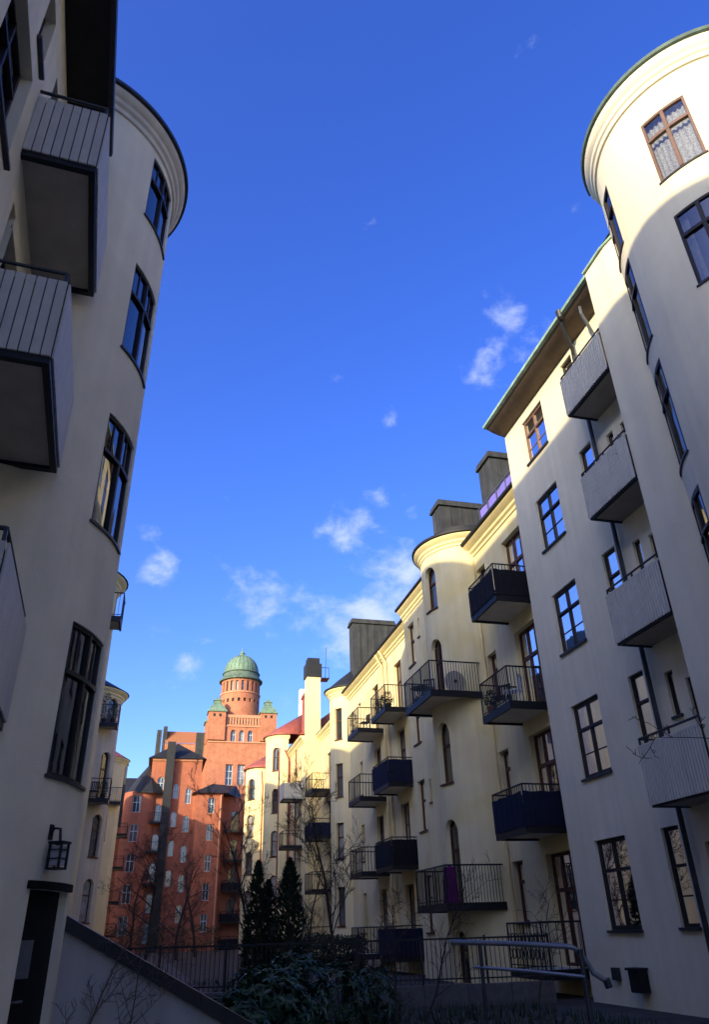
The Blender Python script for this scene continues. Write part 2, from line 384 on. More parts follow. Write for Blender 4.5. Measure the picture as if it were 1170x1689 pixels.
def molding(b, f, s0, s1, prof, m, name='cornice', ds=.25, cap=True):
    mb = MB(); n = max(1, int(abs(s1 - s0) / ds)) if f.curved else 1
    for i in range(n):
        a = s0 + (s1 - s0) * i / n; c = s0 + (s1 - s0) * (i + 1) / n
        for (d0, z0), (d1, z1) in zip(prof, prof[1:]):
            mb.face([f.pt(a, z0, d0), f.pt(c, z0, d0), f.pt(c, z1, d1), f.pt(a, z1, d1)])
    if cap:
        for t in (s0, s1): mb.face([f.pt(t, z, d) for d, z in prof])
    return mb.build(name, m, b)
def balcony(b, f, s0, s1, dep, zf, h=1.0, style='rail', slabm=None, beam=None, panelm=None, thick=.14, sides=(1, 1), bars=.11, rail_gap=.16, railm=None, beamh=.2, cloth_h=.8):
    """balcony (slab) > edge_beam, board / panel / railing / cloth, top_rail"""
    railm = railm or M_BLACK; beam = beam or M_BLACK
    mb = MB(); mb.fbox(f, s0 + .08, s1 - .08, zf - thick, zf, -.02, dep - .08); o = mb.build('balcony', slabm or M_SLAB, b, smooth=False)
    mb = MB(); z0, z1 = zf - beamh, zf + .02
    mb.fbox(f, s0, s1, z0, z1, dep - .08, dep)
    for a, c in ((s0, s0 + .08), (s1 - .08, s1)): mb.fbox(f, a, c, z0, z1, .0, dep - .08)
    mb.build('edge_beam', beam, o, smooth=False)
    ends = [t for t, k in ((s0, sides[0]), (s1, sides[1])) if k]
    if style == 'boards':
        w = .118; n = int(round((s1 - s0) / w)); w = (s1 - s0) / n
        for i in range(n):
            q = MB(); q.fbox(f, s0 + i * w + .007, s0 + (i + 1) * w - .007, zf - .1, zf + h - .12, dep + .004, dep + .026); q.build('board', panelm, o, smooth=False)
        n = int(round(dep / w)); w2 = dep / n
        for t in ends:
            e = -.026 if t == s0 else .004
            for i in range(n):
                q = MB(); q.fbox(f, t + e, t + e + .022, zf - .1, zf + h - .12, i * w2 + .007, (i + 1) * w2 - .007); q.build('board', panelm, o, smooth=False)
        q = MB(); q.fbox(f, s0 + .01, s1 - .01, zf - .05, zf + h - .16, dep - .03, dep - .015)
        for t in ends: q.fbox(f, t + (.015 if t == s0 else -.03), t + (.03 if t == s0 else -.015), zf - .05, zf + h - .16, .0, dep - .03)
        q.build('backing_panel', M_IRON, o, smooth=False)
    elif style == 'ribbed':
        q = MB(); n = int((s1 - s0) / .07)
        def rib(fn, L):
            k = int(L / .085)
            for i in range(k):
                a = L * i / k; c = L * (i + .6) / k; e = L * (i + 1) / k
                for (u0, u1, g0, g1) in ((a, c, .035, .035), (c, c + .004, .035, .0), (c + .004, e, .0, .0), (e, e + .0001, .0, .035)):
                    q.face([fn(u0, zf - .12, g0), fn(u1, zf - .12, g1), fn(u1, zf + h, g1), fn(u0, zf + h, g0)])
        rib(lambda u, z, g: f.pt(s0 + u, z, dep + g), s1 - s0)
        for t in ends: rib(lambda u, z, g: f.pt(t + (-g if t == s0 else g), z, u), dep)
        q.build('panel', panelm or M_PANEL, o, smooth=False)
        q = MB(); q.fbox(f, s0 - .03, s1 + .03, zf + h, zf + h + .03, dep - .03, dep + .035)
        for t in ends: q.fbox(f, t - .03, t + .03, zf + h, zf + h + .03, 0, dep - .03)
        q.build('capping', panelm or M_PANEL, o, smooth=False)
    elif style in ('rail', 'cloth'):
        q = MB(); r = .008
        def bar(s, d): q.fbox(f, s - r, s + r, zf, zf + h, d - r, d + r)
        n = max(2, int((s1 - s0) / bars))
        for i in range(1, n): bar(s0 + (s1 - s0) * i / n, dep - .03)
        n = max(2, int(dep / bars))
        for t in ends:
            for i in range(1, n): bar(t, (dep - .03) * i / n)
        q.fbox(f, s0, s1, zf + .08, zf + .105, dep - .042, dep - .018)
        q.build('railing_bars', railm, o, smooth=False)
        if style == 'cloth':
            q = MB()
            def sh(fn, L):
                k = max(4, int(L / .12))
                for i in range(k):
                    u0, u1 = L * i / k, L * (i + 1) / k; g0, g1 = .018 * math.sin(i * 2.3), .018 * math.sin((i + 1) * 2.3)
                    zt0 = zf + cloth_h + .012 * math.sin(i * 1.3); zt1 = zf + cloth_h + .012 * math.sin((i + 1) * 1.3)
                    q.face([fn(u0, zf - .02, g0), fn(u1, zf - .02, g1), fn(u1, zt1, g1), fn(u0, zt0, g0)])
            sh(lambda u, z, g: f.pt(s0 + u, z, dep + .02 + g), s1 - s0)
            for t in ends: sh(lambda u, z, g: f.pt(t + (-.02 if t == s0 else .02) + g, z, u), dep)
            q.build('cloth', panelm or M_CLOTH, o, angle=60)
    # posts and top rail
    zt = zf + h + (rail_gap if style in ('boards', 'ribbed') else 0)
    q = MB(); path = []
    if sides[0]: path += [f.pt(s0, zt, 0), f.pt(s0, zt, dep - .03)]
    else: path += [f.pt(s0, zt, dep - .03)]
    path += [f.pt(s1, zt, dep - .03)]
    if sides[1]: path += [f.pt(s1, zt, 0)]
    for a, c in zip(path, path[1:]): q.tube([a, c], .024, 6)
    n = max(1, int((s1 - s0) / .95))
    for i in range(n + 1):
        t = s0 + (s1 - s0) * i / n; q.fbox(f, t - .017, t + .017, zf - .05, zt, dep - .05, dep - .016)
    q.build('top_rail', railm, o, smooth=False)
    return o
def extrude_y(f, s0, s1, prof, ends=True):
    """prof: (d,z) outline swept along a straight facade"""
    mb = MB()
    for (d0, z0), (d1, z1) in zip(prof, prof[1:]):
        mb.face([f.pt(s0, z0, d0), f.pt(s1, z0, d0), f.pt(s1, z1, d1), f.pt(s0, z1, d1)])
    if ends:
        for t in (s0, s1): mb.face([f.pt(t, z, d) for d, z in prof])
    return mb
def downpipe(b, pts, r=.05, m=None, name='downpipe'):
    mb = MB(); mb.tube(pts, r, 8); return mb.build(name, m or M_BLACK, b)

# ------------------------------------------------------------------ ground and paths
def sheet(name, poly, z, m):
    mb = MB(); mb.face([(x, y, z) for x, y in poly]); o = mb.build(name, m, smooth=False); o['kind'] = 'structure'; return o
sheet('ground', [(-400, -400), (400, -400), (400, 600), (-400, 600)], 0, M_GROUND)
sheet('courtyard_path', [(.2, 22.6), (2.2, 22.2), (1.6, 96), (.4, 96)], .012, M_PATHD)
sheet('yard_bounce_paving', [(-2.0, -40), (9.5, -40), (9.5, 9.5), (-2.0, 9.5)], .012, M_PATH)  # unseen pale paving, extended to bounce light onto the shaded walls

def arc_closed(b, f, z1, name, m, apex, over=.0, s0=None, s1=None, n=40):
    """low cone closing a round bay"""
    mb = MB(); mb.lathe(f.c, [(f.r + over, z1), (f.r * .55, z1 + (apex - z1) * .55), (.03, apex)], n); return mb.build(name, m, b)
def roof_block(b, x0, x1, y0, y1, ze, zr, m, name='roof'):
    """gable roof with its ridge along y, eaves at x0 and x1"""
    mb = MB(); xm = (x0 + x1) / 2
    A = [(x0, y0, ze), (xm, y0, zr), (x1, y0, ze)]; B = [(x0, y1, ze), (xm, y1, zr), (x1, y1, ze)]
    mb.face([A[0], B[0], B[1], A[1]]); mb.face([A[1], B[1], B[2], A[2]]); mb.face([A[0], A[1], A[2]]); mb.face([B[0], B[2], B[1]]); mb.face([A[0], A[2], B[2], B[0]])
    return mb.build(name, m, b, smooth=False)
def shell(b, pts, z0, z1, m, name='rear_wall'):
    mb = MB()
    for p, q in zip(pts, pts[1:]): mb.face([(p[0], p[1], z0), (q[0], q[1], z0), (q[0], q[1], z1), (p[0], p[1], z1)])
    return mb.build(name, m, b, smooth=False)
def chimney(b, x0, x1, y0, y1, z0, z1, m, name='chimney', cap=True):
    mb = MB(); mb.box((x0, y0, z0), (x1, y1, z1)); c = mb.build(name, m, b, smooth=False)
    if cap:
        q = MB(); q.box((x0 - .1, y0 - .1, z1 - .25), (x1 + .1, y1 + .1, z1 - .12)); q.box((x0 - .05, y0 - .05, z1 - .118), (x1 + .05, y1 + .05, z1 + .06)); q.build('cap', m, c, smooth=False)
    n = max(2, int((x1 - x0) / .45))
    q = MB()
    for i in range(1, n):
        x = x0 + (x1 - x0) * i / n; q.box((x - .012, y0 - .03, z0), (x + .012, y0 - .002, z1 - .26))
    n = max(2, int((y1 - y0) / .45))
    for i in range(1, n):
        y = y0 + (y1 - y0) * i / n; q.box((x0 - .03, y - .012, z0), (x0 - .002, y + .012, z1 - .26))
    q.build('standing_seam', m, c, smooth=False)
    return c

def oblique(b, c, r, z, apex, m):
    mb = MB(); n = 28; ring = [(c[0] + r * math.cos(2 * PI * i / n), c[1] + r * math.sin(2 * PI * i / n)) for i in range(n)]
    for i in range(n):
        p, q = ring[i], ring[(i + 1) % n]; mb.face([(*p, z - .12), (*q, z - .12), (*q, z), (*p, z)]); mb.face([(*p, z), (*q, z), apex])
    return mb.build('corner_roof', m, b)

# ================================================================== right white building
def right_building():
    b = thing('apartment_building', 'tall white rendered building on the right with round stair tower and ribbed white balconies', 'building', (10.4, 15, 0))
    F = Flat(10.4, 0, 0, 1, -1, 0)
    ops = []; wins = []
    for i, (zt, zb) in enumerate([(15.83, 14.25), (12.85, 11.15), (9.73, 7.99), (6.57, 4.73), (3.32, 1.44)]):
        o = Op(15.93, 17.25, zb, zt); ops.append(o); wins.append((o, 'A', i))
    for i, (zt, zb) in enumerate([(16.0, 14.7), (12.9, 11.3), (9.73, 8.1), (6.56, 4.95), (3.3, 1.47)]):
        o = Op(13.98, 14.57, zb, zt); ops.append(o); wins.append((o, 'B', i))
    for i, zf in enumerate((13.36, 10.24, 7.06, 3.71)):
        o = Op(11.72, 12.66, zf + .02, zf + 2.25); ops.append(o); wins.append((o, 'D', i))
        o = Op(13.0, 13.28, zf - 1.75, zf - .8); ops.append(o); wins.append((o, 'S', i))
    wall(F, 11.5, 18.47, 0, 16.26, ops, rev=.13).build('wall', M_WHITE, b, smooth=False)
    for o, k, i in wins:
        if k == 'A': window(b, F, o, 2, (.645,), (.32,), rev=.13, curtain=.2 if i else .6, bw=.06, fw=.095, fm=M_TERRF if i == 0 else M_DARKF, lace=(i == 0))
        elif k == 'B': window(b, F, o, 1, (.6,), (.3,) if i > 3 else (), rev=.13, curtain=.24 if i % 2 else 0, fw=.07)
        elif k == 'D': window(b, F, o, 1, (.75,), (), rev=.13, fw=.09, sill=False, curtain=.2)
        else: window(b, F, o, 1, (), (), rev=.13, fw=.05)
    # end wall, rear, ceiling
    shell(b, [(10.4, 18.47), (21, 18.47), (21, -30), (9.56, -30), (9.56, 6.4)], 0, 16.26, M_WHITE, 'end_wall')
    # coved eave with copper gutter
    prof = [(0, 16.2), (.12, 16.22), (.28, 16.27), (.44, 16.33), (.58, 16.40), (.65, 16.45)]
    molding(b, F, 11.5, 18.5, prof + [(.65, 16.5), (0, 16.5)], M_SOFFIT, 'eave_soffit')
    molding(b, F, 11.5, 18.53, [(.652, 16.44), (.74, 16.47), (.75, 16.56), (.68, 16.60), (.652, 16.6)], M_COPPER, 'gutter')
    mb = extrude_y(F, -30, 18.5, [(.66, 16.51), (-5.2, 20.2), (-10.6, 16.51), (.66, 16.51)])
    # roof only behind the wall line south of the bay
    mb = extrude_y(F, 11.5, 18.5, [(.655, 16.52), (-5.2, 20.0), (-10.6, 16.52), (.655, 16.52)]); mb.build('roof', M_ROOF, b, smooth=False)
    mb = extrude_y(F, -30, 11.5, [(-.3, 16.40), (-5.2, 20.0), (-10.6, 16.40), (-.3, 16.40)]); mb.build('roof', M_ROOF, b, smooth=False)
    # stepped bay beside the tower
    FB = Flat(9.56, 0, 0, 1, -1, 0)
    C = Cyl(11.55, 8.77, 2.465, PI)
    mb = wall(FB, 10.72, 11.5, 0, 16.4)
    mb.face([(9.56, 11.5, 0), (10.4, 11.5, 0), (10.4, 11.5, 16.4), (9.56, 11.5, 16.4)])
    # short concave run into the drum
    run = [(9.56, 10.72), (9.575, 10.55), (9.61, 10.38), (9.67, 10.2), (9.80, 10.0)]
    for p, q in zip(run, run[1:]): mb.face([(p[0], p[1], 0), (q[0], q[1], 0), (q[0], q[1], 16.4), (p[0], p[1], 16.4)])
    mb.build('bay_wall', M_WHITE, b, angle=20)
    q = MB(); q.prism([(9.50, 11.53), (9.50, 10.7), (9.6, 10.2), (10.6, 10.0), (10.6, 11.53)], 16.404, 16.47)
    q.face([(9.52, 11.5, 16.474), (9.52, 10.7, 16.474), (10.3, 9.9, 17.7), (10.5, 11.5, 17.5)]); q.build('copper_flashing', M_COPPER, b, smooth=False)
    # round stair tower
    front = (C.s_az(48.85), C.s_az(53.5)); side = (C.s_az(44.0), C.s_az(44.0) - .95)
    ops = []
    for zt in (17.33, 14.25, 11.15, 8.05, 4.95): ops.append(Op(front[0], front[1], zt - 2.0, zt))
    n1 = len(ops)
    for zt, zb in ((17.3, 15.25), (14.75, 12.35), (11.75, 9.4), (8.65, 6.3)): ops.append(Op(side[0], side[1], zb, zt))
    wall(C, -1.7, 6.3, 0, 18.5, ops, rev=.07, ds=.14).build('stair_tower_wall', M_WHITE, b, angle=25)
    for i, o in enumerate(ops):
        if i < n1: window(b, C, o, 2, (.68,), (), rev=.07, sp=.03, st=.035, fm=M_TERRF if i == 0 else M_DARKF, curtain=.6 if i == 0 else .18, lace=(i == 0), fw=.055, bw=.075)
        else: window(b, C, o, 2, (.66,), (), rev=.07, sp=.04, st=.035, fw=.08, curtain=0)
    molding(b, C, -2.2, 6.4, [(0, 18.2), (.05, 18.22), (.06, 18.36), (.10, 18.40), (.11, 18.52), (.17, 18.60), (.20, 18.72), (.20, 18.84), (0, 18.84)], M_WMOLD, 'cornice', ds=.12, cap=False)
    molding(b, C, -2.2, 6.4, [(.202, 18.80), (.26, 18.83), (.27, 18.93), (.205, 18.97)], M_COPPERD, 'gutter', ds=.12, cap=False)
    mb = MB(); mb.lathe(C.c, [(C.r + .2, 18.95), (C.r * .5, 19.9), (.03, 20.6)], 40); mb.build('tower_roof', M_COPPERD, b)
    mb = MB(); mb.lathe(C.c, [(C.r, 16.2), (C.r, 18.5)], 40, PI / 2 - 1.6, PI - .55); mb.build('stair_tower_rear', M_WHITE, b)
    # balconies in the recess
    for i, zf in enumerate((13.36, 10.24, 7.06, 3.71)):
        balcony(b, F, 11.52, 13.5, .84, zf, 1.0, 'ribbed', slabm=M_SLAB, panelm=M_PANEL, sides=(0, 1), rail_gap=.17, railm=M_IRON, beamh=.16)
    # downpipe: gutter swan neck and dark stack
    downpipe(b, [(9.72, 13.1, 16.42), (9.78, 13.2, 16.2), (10.2, 13.55, 15.75), (10.27, 13.66, 15.6), (10.27, 13.66, .1)], .055, M_IRON)
    mb = MB(); mb.lathe((9.68, 13.05), [(.02, 16.30), (.09, 16.36), (.12, 16.6), (.02, 16.6)], 12); mb.build('rainwater_hopper', M_IRON, b)
    downpipe(b, [(9.95, 12.5, 16.3), (9.95, 12.5, 16.05), (10.26, 12.62, 15.5), (10.3, 12.62, 13.4)], .045, M_STEEL)
    # small fittings low on the wall
    q = MB(); q.box((10.3, 17.1, .48), (10.396, 17.33, .72)); q.build('vent_grille', M_IRON, b, smooth=False)
    return b, F, C
WB, WF, WC = right_building()

# ================================================================== left near building
LF = Flat(-2.038, 0, -.0611, .99813, .99813, .0611)
def left_building():
    b = thing('apartment_building', 'grey-white building filling the left edge with boarded balconies and round stair tower', 'building', (-2.4, 6, 0))
    ops = []; W = []
    for zf in (10.25, 7.06, 3.75):
        for a, c, k in ((6.9, 7.75, 'd'),): o = Op(a, c, zf + .02, zf + 2.3); ops.append(o); W.append((o, k))
        o = Op(4.7, 6.03, zf - .95, zf + .72) if zf > 8 else Op(4.7, 6.03, zf - .9, zf + .9); ops.append(o); W.append((o, 'w'))
        o = Op(6.72, 6.98, zf - 1.8, zf - .7); ops.append(o); W.append((o, 's'))
    o = Op(5.7, 6.19, 11.38, 12.6); ops.append(o); W.append((o, 's'))
    o = Op(1.2, 2.5, 11.2, 12.8); ops.append(o); W.append((o, 'w'))
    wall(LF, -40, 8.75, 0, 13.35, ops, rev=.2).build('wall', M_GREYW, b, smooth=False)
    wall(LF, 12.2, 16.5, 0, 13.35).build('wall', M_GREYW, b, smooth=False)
    for o, k in W: window(b, LF, o, 1 if k != 'w' else 2, (.68,) if k != 's' else (), (), rev=.2, sill=k != 'd', curtain=.2 if k == 'w' else 0)
    p = lambda s, d: LF.pt(s, 0, d)[:2]
    shell(b, [p(16.5, 0), p(16.5, -9.5), p(-40, -9.5), p(-40, 0)], 0, 13.4, M_GREYW)
    molding(b, LF, -40, 8.6, [(0, 13.30), (.62, 13.34), (.62, 13.5), (0, 13.5)], M_DSOFFIT, 'eave_soffit')
    molding(b, LF, -40, 8.6, [(.622, 13.36), (.70, 13.38), (.71, 13.48), (.622, 13.5)], M_IRON, 'gutter')
    extrude_y(LF, -40, 16.5, [(0, 13.52), (-4.3, 21.2), (-5.3, 21.2), (-9.5, 13.52), (0, 13.52)]).build('roof', M_ROOF, b, smooth=False)  # unseen ridge, height set to cast the shadow line on the white building
    C = Cyl(-2.93, 10.48, 2.02, 0)
    s0, s1 = C.s_az(-7.66), C.s_az(-5.12)
    ops = [Op(s0, s1, zb, zt) for zt, zb in ((14.6, 12.95), (11.7, 9.78), (8.47, 6.6), (5.13, 3.25))]
    d0, d1 = C.s_az(-7.42), C.s_az(-5.1); od = Op(d0, d1, 0.05, 2.08)
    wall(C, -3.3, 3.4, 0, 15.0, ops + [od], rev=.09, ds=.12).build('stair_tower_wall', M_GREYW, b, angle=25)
    for i, o in enumerate(ops): window(b, C, o, 2, (.66,), (), split=1, rev=.09, sp=.035, st=.035, fw=.05, bw=.05, curtain=.34 if i == 2 else (0 if i < 2 else .2))
    # door in the foot of the tower
    q = MB(); q.fbox(C, od.s0, od.s1, .05, 2.08, -.13, -.085, 6); dr = q.build('door', M_DOOR, b)
    q = MB(); q.tube([C.pt(od.s0 + .12, 1.05, -.085), C.pt(od.s0 + .12, 1.05, -.05), C.pt(od.s0 + .25, 1.05, -.05)], .012, 6); q.build('handle', M_STEEL, dr)
    q = MB(); q.fbox(C, od.s0 + .1, od.s0 + .33, 1.25, 1.6, -.083, -.07, 2); q.build('notice_plate', M_STEEL, dr)
    q = MB(); q.fbox(C, od.s0 - .06, od.s1 + .05, 2.08, 2.16, .003, .05, 6); q.build('lintel', M_DOOR, dr)
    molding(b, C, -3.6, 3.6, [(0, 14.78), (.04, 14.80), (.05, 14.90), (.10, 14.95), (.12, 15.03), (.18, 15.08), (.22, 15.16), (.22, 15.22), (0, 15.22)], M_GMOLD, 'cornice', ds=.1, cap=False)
    molding(b, C, -3.6, 3.6, [(.222, 15.19), (.28, 15.21), (.285, 15.28), (.222, 15.31)], M_IRON, 'gutter', ds=.1, cap=False)
    mb = MB(); mb.lathe(C.c, [(C.r + .22, 15.30), (C.r * .5, 16.1), (.03, 16.7)], 40); mb.build('tower_roof', M_ROOF, b)
    for zf in (10.25, 7.06, 3.75):
        balcony(b, LF, 6.42, 8.62, .88, zf, 1.12, 'boards', slabm=M_SLAB, panelm=M_BOARD, sides=(1, 0), rail_gap=.02, railm=M_IRON, beamh=.19)
    return b, C
LB, LC = left_building()

# ================================================================== yellow building with round bay
CORN = lambda z, k=1.0: [(0, z - .1), (.05 * k, z - .08), (.06 * k, z + .02), (.14 * k, z + .08), (.16 * k, z + .17), (.30 * k, z + .26), (.36 * k, z + .33), (.36 * k, z + .40), (0, z + .40)]
def gut(z, k=1.0): return [(.362 * k, z + .36), (.46 * k, z + .39), (.47 * k, z + .47), (.362 * k, z + .5)]
def yellow_building():
    b = thing('apartment_building', 'pale yellow building with a round bay and dark balconies next to the white building', 'building', (11, 24, 0))
    F1 = Flat(11.0, 0, 0, 1, -1, 0); ops = []; W = []
    for i, zf in enumerate((10.65, 7.27, 3.93, .6)):
        o = Op(19.35, 20.98, zf + .02, zf + 2.74); ops.append(o); W.append((o, 'd'))
        o = Op(22.5, 23.25, zf + 1.05, zf + 2.72); ops.append(o); W.append((o, 's'))
    wall(F1, 18.5, 23.5, 0, 14.1, ops, rev=.24).build('wall', M_YELL, b, smooth=False)
    for o, k in W: window(b, F1, o, 3 if k == 'd' else 1, (.66,), (), rev=.24, fm=M_BROWN, fw=.08, bw=.09, curtain=.22 if k == 'd' else 0, sill=k == 's', sillm=M_BROWN)
    molding(b, F1, 18.5, 23.5, CORN(14.1), M_CREAM); molding(b, F1, 18.5, 23.45, gut(14.1), M_ROOF, 'gutter')
    C = Cyl(11.5, 25.2, 1.9, PI)
    a, c = C.s_az(20.9), C.s_az(21.78)
    ops = [Op(a, c, zb, zt, .38) for zt, zb in ((14.1, 12.3), (11.1, 8.85), (7.96, 5.9), (4.75, 2.25), (1.5, .1))]
    wall(C, -3.2, 3.2, 0, 14.8, ops, rev=.22, ds=.14).build('round_bay_wall', M_YELL, b, angle=25)
    for i, o in enumerate(ops): window(b, C, o, 1 if i != 1 else 2, (.62,), (), rev=.22, fm=M_BROWN, fw=.07, bw=.07, curtain=.3 if i in (0, 2) else 0, sill=i in (0, 2), sillm=M_BROWN)
    molding(b, C, -3.4, 3.4, CORN(14.68, .7), M_CREAM, ds=.12, cap=False); molding(b, C, -3.4, 3.4, gut(14.68, .7), M_ROOF, 'gutter', ds=.12, cap=False)
    mb = MB(); mb.lathe(C.c, [(C.r + .26, 15.12), (C.r * .8, 15.45), (C.r * .78, 15.7), (.03, 16.2)], 36); mb.build('bay_roof', M_ROOF, b)
    F2 = Flat(10.3, 0, 0, 1, -1, 0); ops = []
    for zt in (13.5, 10.15, 6.8, 3.35): ops.append(Op(28.87, 29.72, zt - 1.9, zt))
    n1 = len(ops)
    for zt in (13.35, 10.0, 6.65, 3.2): ops.append(Op(28.1, 28.32, zt - .85, zt))
    mb = wall(F2, 26.4, 30.2, 0, 14.1, ops, rev=.2); mb.face([(10.3, 30.2, 0), (11, 30.2, 0), (11, 30.2, 14.1), (10.3, 30.2, 14.1)]); mb.build('wall', M_YELL, b, smooth=False)
    for i, o in enumerate(ops): window(b, F2, o, 1, (.6,) if i < n1 else (), (), fm=M_BROWN, fw=.07 if i < n1 else .03, sillm=M_BROWN)
    molding(b, F2, 26.4, 30.25, CORN(14.05, .8), M_CREAM); molding(b, F2, 26.4, 30.3, gut(14.05, .8), M_ROOF, 'gutter')
    shell(b, [(11, 30.2), (21, 30.2), (21, 18.5), (11, 18.5)], 0, 14.4, M_YELL)
    roof_block(b, 10.6, 21, 18.5, 30.25, 14.52, 18.0, M_ROOF)
    # balconies by the white corner
    for i, zf in enumerate((10.65, 7.27, 3.93)):
        balcony(b, F1, 19.3, 21.3, 1.32, zf, 1.05, 'cloth' if i != 1 else 'rail', slabm=M_PALESLAB, panelm=M_BCLOTH if i == 0 else M_CLOTH, cloth_h=.86)
    balcony(b, F1, 19.3, 21.3, 1.32, .6, 1.05, 'rail', bars=.2)
    q = MB()                                   # scrolled ironwork of the lowest balcony
    for i in range(9):
        s = 19.45 + i * .22
        for zz in (.95, 1.3):
            q.tube([F1.pt(s + .09 * math.cos(t * PI / 4), zz + .12 * math.sin(t * PI / 4), 1.3) for t in range(9)], .014, 5)
    q.build('ironwork', M_BLACK, b)
    # balconies on the round bay
    FT = Flat(10.75, 0, 0, 1, -1, 0)
    for zf in (8.74, 2.22):
        balcony(b, FT, 23.4, 26.25, 1.95, zf, 1.05, 'rail', slabm=M_PALESLAB, bars=.1, thick=.12)
    chimney(b, 11.8, 14.0, 28.2, 29.2, 14.6, 19.5, M_CHIM)
    chimney(b, 12.6, 15.0, 24.0, 25.2, 14.8, 19.6, M_CHIM)
    # roof terrace screen above the gutter
    q = MB()
    for i in range(14):
        y0 = 18.7 + i * .28; y1 = y0 + .28; g0 = .03 * math.sin(i * 1.7); g1 = .03 * math.sin((i + 1) * 1.7)
        q.face([(11.2 + g0, y0, 15.0), (11.2 + g1, y1, 15.0), (11.2 + g1, y1, 15.72), (11.2 + g0, y0, 15.72)])
    sc_ = q.build('terrace_screen', M_VIOLET, b)
    q = MB(); q.tube([(11.17, 18.6, 15.8), (11.17, 22.75, 15.8)], .03, 6)
    for i in range(6): q.box((11.15, 18.7 + i * .8, 14.7), (11.19, 18.74 + i * .8, 15.8))
    q.build('terrace_rail', M_STEEL, sc_, smooth=False)
    for y in (19.6, 21.0):
        q = MB(); q.box((10.95, y, 14.62), (11.14, y + .62, 15.05)); q.build('roof_planter', M_CHIM, b, smooth=False)
    downpipe(b, [(10.93, 23.35, 13.9), (10.93, 23.35, .1)], .045, M_YELL2)
    return b, F1, FT, F2
YB, YF1, YFT, YF2 = yellow_building()

# ================================================================== second yellow building
def yellow_second():
    b = thing('apartment_building', 'yellow building further in with cloth-screened balconies and tall dark zinc chimney', 'building', (11, 38, 0))
    F = Flat(11.0, 0, 0, 1, -1, 0); ops = []; W = []
    for zf in (10.55, 7.25, 3.95, .65):
        o = Op(33.1, 34.27, zf + .02, zf + 2.62); ops.append(o); W.append((o, 2))
        o = Op(37.2, 38.4, zf + .02, zf + 2.62); ops.append(o); W.append((o, 2))
        o = Op(40.9, 41.55, zf + .8, zf + 2.6); ops.append(o); W.append((o, 1))
    wall(F, 30.2, 44, 0, 14.05, ops, rev=.22).build('wall', M_YELL, b, smooth=False)
    for o, c in W: window(b, F, o, c, (.66,), (), rev=.22, fm=M_BROWN, fw=.08, bw=.07, far=True, sill=c == 1, sillm=M_BROWN)
    molding(b, F, 30.25, 43.9, CORN(14.05), M_CREAM); molding(b, F, 30.32, 43.8, gut(14.05), M_ROOF, 'gutter')
    C = Cyl(11.5, 45.0, 1.4, PI); a = C.s_az(13.0); c = C.s_az(13.55)
    ops = [Op(a, c, zt - 1.9, zt) for zt in (13.6, 10.3, 7.0, 3.7)]
    wall(C, -2.3, 2.3, 0, 14.5, ops, rev=.2, ds=.14).build('round_bay_wall', M_YELL, b, angle=25)
    for o in ops: window(b, C, o, 1, (.6,), (), fm=M_BROWN, far=True, fw=.06, sillm=M_BROWN)
    molding(b, C, -2.5, 2.5, CORN(14.45, .8), M_CREAM, ds=.12, cap=False); molding(b, C, -2.5, 2.5, gut(14.45, .8), M_ROOF, 'gutter', ds=.12, cap=False)
    mb = MB(); mb.lathe(C.c, [(C.r + .3, 14.9), (.9, 15.6), (.03, 16.3)], 30); mb.build('bay_roof', M_ROOF, b)
    shell(b, [(11, 46.4), (21, 46.4), (21, 30.22), (11, 30.22)], 0, 14.3, M_YELL)
    roof_block(b, 10.65, 21, 30.3, 46.4, 14.48, 18.0, M_ROOF)
    ch = chimney(b, 11.5, 14.4, 44.2, 45.2, 14.6, 19.6, M_CHIM)
    for i, zf in enumerate((10.55, 7.25, 3.95, .65)):
        balcony(b, F, 36.4, 38.7, 1.4, zf, 1.05, 'rail', slabm=M_PALESLAB, bars=.14)
        balcony(b, F, 32.3, 34.8, 1.15, zf, 1.05, 'rail' if i == 0 else 'cloth', slabm=M_PALESLAB, bars=.14, panelm=M_CLOTH if i != 2 else M_BCLOTH, cloth_h=.95)
    for y in (36.6 - .6, 35.3): downpipe(b, [(10.55, y, 14.3), (10.9, y, 13.7), (10.9, y, .1)], .06, M_YELL2)
    return b, F
Y2, Y2F = yellow_second()

